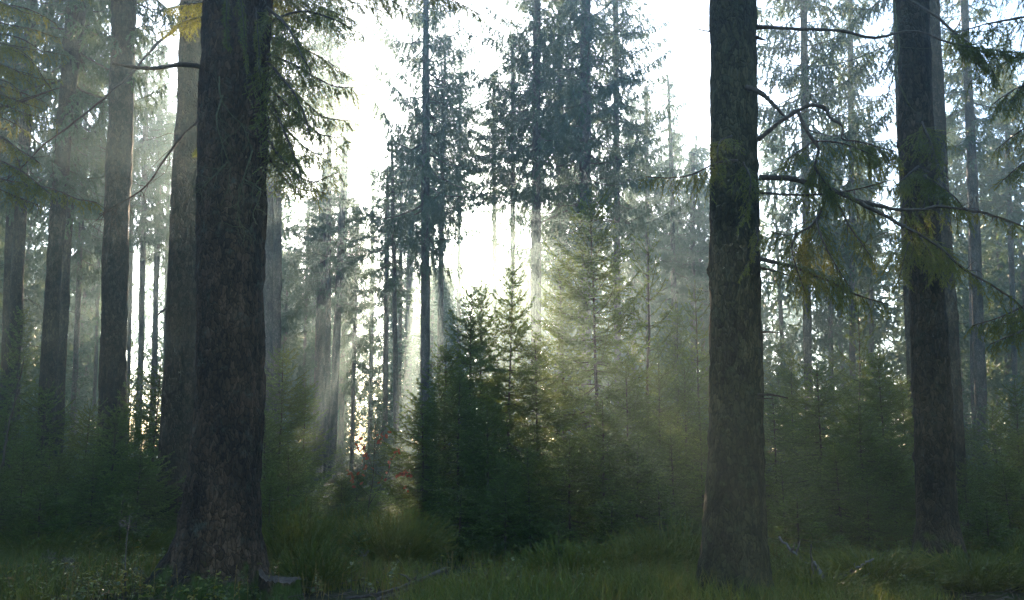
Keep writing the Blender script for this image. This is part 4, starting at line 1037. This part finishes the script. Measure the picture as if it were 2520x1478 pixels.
for a in [
    (965, 1370, 12.2, 0.85, 0.62, 1300, 0.58, 'rounded yellow green broom bush in the middle of the gap'),
    (735, 1370, 11.6, 0.65, 0.70, 800, 0.35, 'dark broom bush with upright twigs by the broken stump'),
    (770, 1440, 10.3, 0.50, 0.45, 600, 0.30, 'low dark broom bush in front, right of the broken stump'),
    (690, 1320, 13.0, 0.6, 0.6, 600, 0.55, 'pale broom bush right of the massive trunk'),
    (1400, 1440, 10.6, 0.8, 0.40, 900, 0.30, 'low green tuft bush in front of the central thicket'),
    (1560, 1440, 10.8, 0.8, 0.46, 900, 0.42, 'tall tuft bush left of the lichen speckled trunk base'),
    (1660, 1400, 11.4, 0.8, 0.62, 900, 0.42, 'soft feathery bush close to the lichen speckled trunk'),
    (2150, 1460, 10.4, 0.9, 0.36, 1100, 0.42, 'bilberry tuft in front of the flaring dark trunk'),
    (2400, 1470, 10.2, 0.8, 0.34, 900, 0.40, 'bilberry tuft right of the flaring dark trunk'),
    (1930, 1430, 10.4, 0.6, 0.32, 600, 0.42, 'bilberry tuft beside the lichen speckled trunk'),
    (2020, 1478, 9.6, 0.6, 0.26, 700, 0.45, 'bilberry tuft under the fallen grey branches'),
    (850, 1300, 14.5, 0.6, 0.5, 500, 0.5, 'broom bush behind the knee high yellow green spruce'),
    (300, 1340, 12.8, 1.3, 0.36, 1300, 0.38, 'wide grassy tuft bush left of the mossy root'),
    (100, 1350, 12.2, 1.2, 0.38, 1300, 0.36, 'wide grassy tuft bush at the left border'),
]:
    broom(*a)

# ------------------------------------------------------------------ red leaved beech sapling
p = pt(905, 1262, 14.5); root = bpy.data.objects.new('beech_sapling', None); COL.objects.link(root); root.location = (p[0], 14.5, float(gz(p[0], 14.5)))
tag(root, 'thin beech sapling with a few red leaves standing in the sunlit gap', 'sapling')
b0 = np.array(root.location)
g = Geo(); gl = Geo()
twigs = [([(905, 1330), (906, 1255), (918, 1180), (921, 1110), (924, 1040)], 0.012),
         ([(910, 1240), (935, 1200), (955, 1165), (970, 1110)], 0.007), ([(915, 1200), (900, 1165), (893, 1095)], 0.005), ([(919, 1160), (905, 1120), (882, 1085)], 0.004),
         ([(945, 1185), (975, 1170), (1005, 1165)], 0.004), ([(955, 1165), (960, 1135), (985, 1105)], 0.004), ([(912, 1225), (880, 1190), (858, 1160)], 0.004), ([(921, 1120), (935, 1085), (940, 1060)], 0.003), ([(958, 1150), (985, 1190), (1000, 1200)], 0.003)]
ends = []
for pts_, r_ in twigs:
    C = np.array([pt(x, y, 14.5 + rng.normal() * 0.12) for x, y in pts_]) - b0
    if r_ == 0.012: C[0][2] = -0.05
    C, L_ = resample(C, 14); tube(g, C, np.linspace(r_, 0.0025, 14), 5)
    for k in range(6, 14):
        ends.append((C[k], r_))
        if rng.random() < 0.35:
            d = norm(rng.normal(size=3) + [0, 0, 0.3]); sticks(g, [C[k]], [C[k] + d * 0.14], 0.0025, 0.0012)
for i in range(95):
    c, r_ = ends[rng.integers(len(ends))]
    if r_ == 0.012 and rng.random() < 0.75: continue
    c = c + rng.normal(size=3) * 0.03; dv = norm(rng.normal(size=3) + np.array([0, 0, -0.7])); sv = norm(np.cross(dv, rng.normal(size=3))); l_ = rng.uniform(0.055, 0.095); w_ = l_ * 0.32
    gl.add([c, c + dv * l_ * 0.35 + sv * w_, c + dv * l_ * 0.75 + sv * w_ * 0.7, c + dv * l_, c + dv * l_ * 0.75 - sv * w_ * 0.7, c + dv * l_ * 0.35 - sv * w_],
           [[0, 1, 2], [0, 2, 3], [0, 3, 4], [0, 4, 5]], 0, rng.random())
link('stem', g.mesh('stem', [M['twig']]), root)
lf = link('leaves', gl.mesh('leaves', [M['beech']], smooth=False), root)

# ------------------------------------------------------------------ broken stump, deadwood, dry stalks
p = pt(688, 1470, 9.5); g = Geo()
cx0, cy0 = p[0], 9.5; z0 = float(gz(cx0, cy0))
S = 56; a = np.arange(S) * 2 * pi / S
lev = np.array([-0.15, 0.0, 0.05, 0.10, 0.15, 0.20, 0.30])
topz = 0.22 + 0.13 * np.exp(-((a - 3.3) / 0.45) ** 2) + 0.012 * np.sin(a * 3 + 1) + rng.normal(size=S) * 0.007
rr = 0.21 * (1 + 0.22 * np.exp(-np.maximum(lev, 0) / 0.07))[:, None] * (1 + 0.05 * np.cos(7 * a) + 0.03 * rng.normal(size=S))[None]
zz = np.minimum(lev[:, None] + 0 * a, topz[None]); zz[-1] = topz
P = np.stack([rr * np.cos(a), rr * np.sin(a), zz], -1)
ii = np.arange(len(lev) - 1)[:, None] * S; jj = np.arange(S)[None]; kk = (jj + 1) % S
g.add(P, np.stack([ii + jj, ii + kk, ii + S + kk, ii + S + jj], -1).reshape(-1, 4))
rim = P[-1]; inner = rim * np.array([0.6, 0.6, 1]); inner[:, 2] = 0.19 + rng.normal(size=S) * 0.008
ctr = np.array([[0, 0, 0.17]])
g2v = np.concatenate([rim, inner, ctr]); q = np.stack([np.arange(S), (np.arange(S) + 1) % S, S + (np.arange(S) + 1) % S, S + np.arange(S)], -1)
g.add(g2v[:2 * S], q, 1)
g.add(np.concatenate([inner, ctr]), np.stack([np.arange(S), (np.arange(S) + 1) % S, np.full(S, S)], -1), 1)
tag(link('tree_stump', g.mesh('tree_stump', [M['bark_red'], M['twig']]), None, (cx0, cy0, z0)), 'low broken tree stump with splintered left rim beside the massive trunk', 'stump')


def deadwood(pts, r0, r1, mat, label, name='fallen_branch', twigs=3, n=18):
    C = np.array([pt(*q) for q in pts]); base = C[0].copy()
    C, L_ = resample(C - base, n); C[1:-1] += rng.normal(size=(n - 2, 3)) * 0.006
    g = Geo(); tube(g, C, np.linspace(r0, r1, n) * (1 + 0.07 * rng.normal(size=n)), 9, 0, 0.5, 0.06)
    for _ in range(twigs):
        i = rng.integers(4, n - 1); d = norm(rng.normal(size=3) + np.array([0, 0, 0.2])); l_ = L_ * rng.uniform(0.1, 0.25)
        c2 = np.array([C[i], C[i] + d * l_ * 0.5, C[i] + (d + rng.normal(size=3) * 0.2) * l_]); tube(g, c2, [r1 * 0.8, r1 * 0.5, r1 * 0.2], 5)
    tag(link(name, g.mesh(name, [M[mat]]), None, base), label, 'branch')


deadwood([(2000, 1462, 9.7), (2040, 1432, 9.9), (2080, 1418, 10.1), (2105, 1405, 10.2)], 0.042, 0.028, 'grey_wood', 'thick pale grey fallen log lying lowest in the branch heap', twigs=1)
deadwood([(1918, 1322, 10.9), (1945, 1352, 10.7), (1990, 1390, 10.5), (2040, 1410, 10.4), (2075, 1425, 10.3)], 0.014, 0.018, 'grey_wood', 'long curved grey branch crossing the heap from under the low spruce')
deadwood([(2080, 1420, 10.3), (2110, 1400, 10.2), (2150, 1376, 10.1)], 0.018, 0.010, 'grey_wood', 'straight grey branch pointing up right out of the heap', twigs=1)
deadwood([(2030, 1440, 10.0), (2018, 1410, 10.0), (2003, 1382, 10.0)], 0.026, 0.018, 'grey_wood', 'short thick upright grey stub in the branch heap', twigs=2)
deadwood([(1997, 1472, 9.6), (1998, 1420, 9.6), (1996, 1340, 9.6)], 0.014, 0.008, 'dark_wood', 'dark upright dead stake rising through the heap', twigs=1)
deadwood([(1958, 1436, 9.9), (1978, 1455, 9.8), (2010, 1470, 9.6)], 0.008, 0.014, 'grey_wood', 'thin pale branch sloping down at the left end of the heap', twigs=1)
deadwood([(2100, 1432, 10.1), (2125, 1420, 10.1), (2143, 1412, 10.1)], 0.012, 0.007, 'grey_wood', 'small pale branch lying right of the heap', twigs=0)
deadwood([(2105, 1462, 9.7), (2135, 1450, 9.75), (2165, 1440, 9.8)], 0.014, 0.006, 'grey_wood', 'short grey branch half sunk in bilberry tufts', twigs=0)
deadwood([(2010, 1432, 10.3), (2050, 1425, 10.4), (2095, 1405, 10.5)], 0.018, 0.012, 'dark_wood', 'dark damp branch under the pale ones in the heap', twigs=2)
deadwood([(2415, 1450, 10.6), (2450, 1425, 10.7), (2490, 1398, 10.8)], 0.022, 0.018, 'dark_wood', 'stout dark branch leaning out of the grass near the right border', twigs=2)
deadwood([(2300, 1478, 10.0), (2318, 1445, 10.3), (2312, 1420, 10.5), (2290, 1402, 10.6)], 0.018, 0.008, 'dark_wood', 'crooked dead branch in front of the flaring trunk base', twigs=3)
deadwood([(930, 1468, 9.8), (1000, 1440, 10.1), (1060, 1418, 10.4), (1098, 1402, 10.6)], 0.014, 0.026, 'dark_wood', 'long dark branch leaning up in the grass of the gap', twigs=2)
deadwood([(850, 1476, 9.6), (930, 1462, 9.8), (1005, 1440, 10.0)], 0.018, 0.014, 'dark_wood', 'low dark branch lying in the front grass', twigs=2)
deadwood([(925, 1478, 9.5), (970, 1464, 9.7), (1010, 1450, 9.9)], 0.022, 0.016, 'dark_wood', 'stubby dark branch beside the low one in the front grass', twigs=1)
deadwood([(-20, 1394, 11.0), (30, 1396, 11.0), (62, 1401, 11.0)], 0.035, 0.030, 'dark_wood', 'short dark log at the left border behind the brambles', twigs=0, name='fallen_log')
deadwood([(312, 1300, 12.6), (340, 1308, 12.8), (372, 1325, 13.2)], 0.018, 0.022, 'dark_wood', 'dark bent branch beside the mossy root', twigs=1)
deadwood([(5, 1150, 12.0), (20, 1060, 12.0), (42, 960, 12.0), (60, 880, 12.0)], 0.016, 0.006, 'dark_wood', 'thin bare leaning stem at the far left', twigs=5, name='bare_sapling')


def stalk(pts, Y, r, head, label):
    C = np.array([pt(x, y, Y) for x, y in pts]); C[0][2] = float(gz(C[0][0], Y)) - 0.03; base = C[0].copy()
    C, L_ = resample(C - base, 14); g = Geo(); tube(g, C, np.linspace(r, r * 0.5, 14), 6, 0, 0.5, 0.15)
    for _ in range(10):
        i = rng.integers(3, 13); d = norm(rng.normal(size=3) + np.array([0, 0, -0.3])); sticks(g, [C[i]], [C[i] + d * 0.07], r * 0.5, 0.001)
    root = bpy.data.objects.new('dry_weed', None); COL.objects.link(root); root.location = base; tag(root, label, 'dead plant')
    link('stalk', g.mesh('stalk', [M['dark_wood']]), root)
    gh = Geo(); D = norm(rng.normal(size=(head, 3)) + np.array([0, 0, 0.5]))
    sticks(gh, np.repeat(C[-1][None], head, 0), C[-1] + D * rng.uniform(0.03, 0.09, head)[:, None], 0.0015, 0.001, 0)
    needles(gh, C[-1] + D * 0.04, C[-1] + D * 0.09, 160, 0.022, 0.010, 0)
    link('seed_head', gh.mesh('seed_head', [M['seed']], smooth=False), root)


stalk([(311, 1478), (308, 1400), (312, 1330), (316, 1294)], 9.6, 0.010, 22, 'tall dark dry stalk with a brown seed head left of the massive trunk')
stalk([(118, 1440), (116, 1400), (120, 1372)], 10.2, 0.004, 16, 'pale fluffy dead flower at the left')
stalk([(168, 1460), (160, 1425), (164, 1392)], 10.0, 0.004, 20, 'bending pale dead flower between the fluffy one and the tall dry stalk')
stalk([(892, 1420), (898, 1390), (896, 1372)], 10.6, 0.003, 14, 'small pale grass plume right of the knee high spruce')

# ------------------------------------------------------------------ haze
HZ0, HZ1, HT = -128, 136, 30
hv = np.array([[x, y, z] for z in (-1.6, HT) for y in (HZ0, HZ1) for x in (-131, 131)])
g = Geo(); g.add(hv, [[0, 2, 3, 1], [4, 5, 7, 6], [0, 1, 5, 4], [2, 6, 7, 3], [0, 4, 6, 2], [1, 3, 7, 5]])
m, nt, N, L = new_mat('haze')
pv = N.new('ShaderNodeVolumePrincipled'); pv.inputs['Color'].default_value = (0.68, 0.93, 0.99, 1); pv.inputs['Density'].default_value = 0.0029; pv.inputs['Anisotropy'].default_value = 0.78
o_ = N.new('ShaderNodeOutputMaterial'); L.new(pv.outputs[0], o_.inputs['Volume'])
tag(link('haze', g.mesh('haze', [m], smooth=False)), 'pale morning haze filling the forest', 'haze', kind='stuff')

# ------------------------------------------------------------------ light, sky, camera
SUN_AZ, SUN_EL = radians(-5.9), PITCH + atan((CY - 492) / F)
w = bpy.data.worlds.new('World'); sc.world = w; w.use_nodes = True
N = w.node_tree.nodes; L = w.node_tree.links
bg = N['Background']; sky = N.new('ShaderNodeTexSky'); sky.sky_type = 'NISHITA'; sky.sun_disc = False
sky.sun_elevation = SUN_EL; sky.sun_rotation = SUN_AZ; sky.altitude = 300; sky.air_density = 0.9; sky.dust_density = 0.9; sky.ozone_density = 2.4
L.new(sky.outputs[0], bg.inputs[0]); bg.inputs[1].default_value = 0.15
sun = bpy.data.lights.new('sun', 'SUN'); sun.energy = 5.0; sun.angle = radians(0.53); sun.color = (1.0, 0.75, 0.52)
so = bpy.data.objects.new('sun', sun); COL.objects.link(so)
d = Vector((sin(SUN_AZ) * cos(SUN_EL), cos(SUN_AZ) * cos(SUN_EL), sin(SUN_EL)))
so.rotation_euler = (-d).to_track_quat('-Z', 'Y').to_euler(); so.location = d * 60

cam = bpy.data.cameras.new('camera'); cam.sensor_width = 36; cam.lens = 36 * F / 2520; cam.clip_end = 1000; cam.clip_start = 0.05
co = bpy.data.objects.new('camera', cam); COL.objects.link(co); co.location = (0, 0, EYE); co.rotation_euler = (radians(90) + PITCH, 0, 0)
sc.camera = co

sc.view_settings.view_transform = 'Standard'; sc.view_settings.look = 'None'; sc.view_settings.gamma = 1; sc.view_settings.exposure = 2.3
sc.render.engine = 'CYCLES'
cy = sc.cycles
cy.max_bounces = 6; cy.diffuse_bounces = 3; cy.glossy_bounces = 2; cy.transmission_bounces = 4; cy.volume_bounces = 1; cy.transparent_max_bounces = 8
cy.sample_clamp_indirect = 1.0; cy.use_denoising = True; cy.denoiser = 'OPENIMAGEDENOISE'; cy.denoising_input_passes = 'RGB_ALBEDO_NORMAL'; cy.denoising_prefilter = 'NONE'; cy.use_adaptive_sampling = False
cy.caustics_reflective = False; cy.caustics_refractive = False
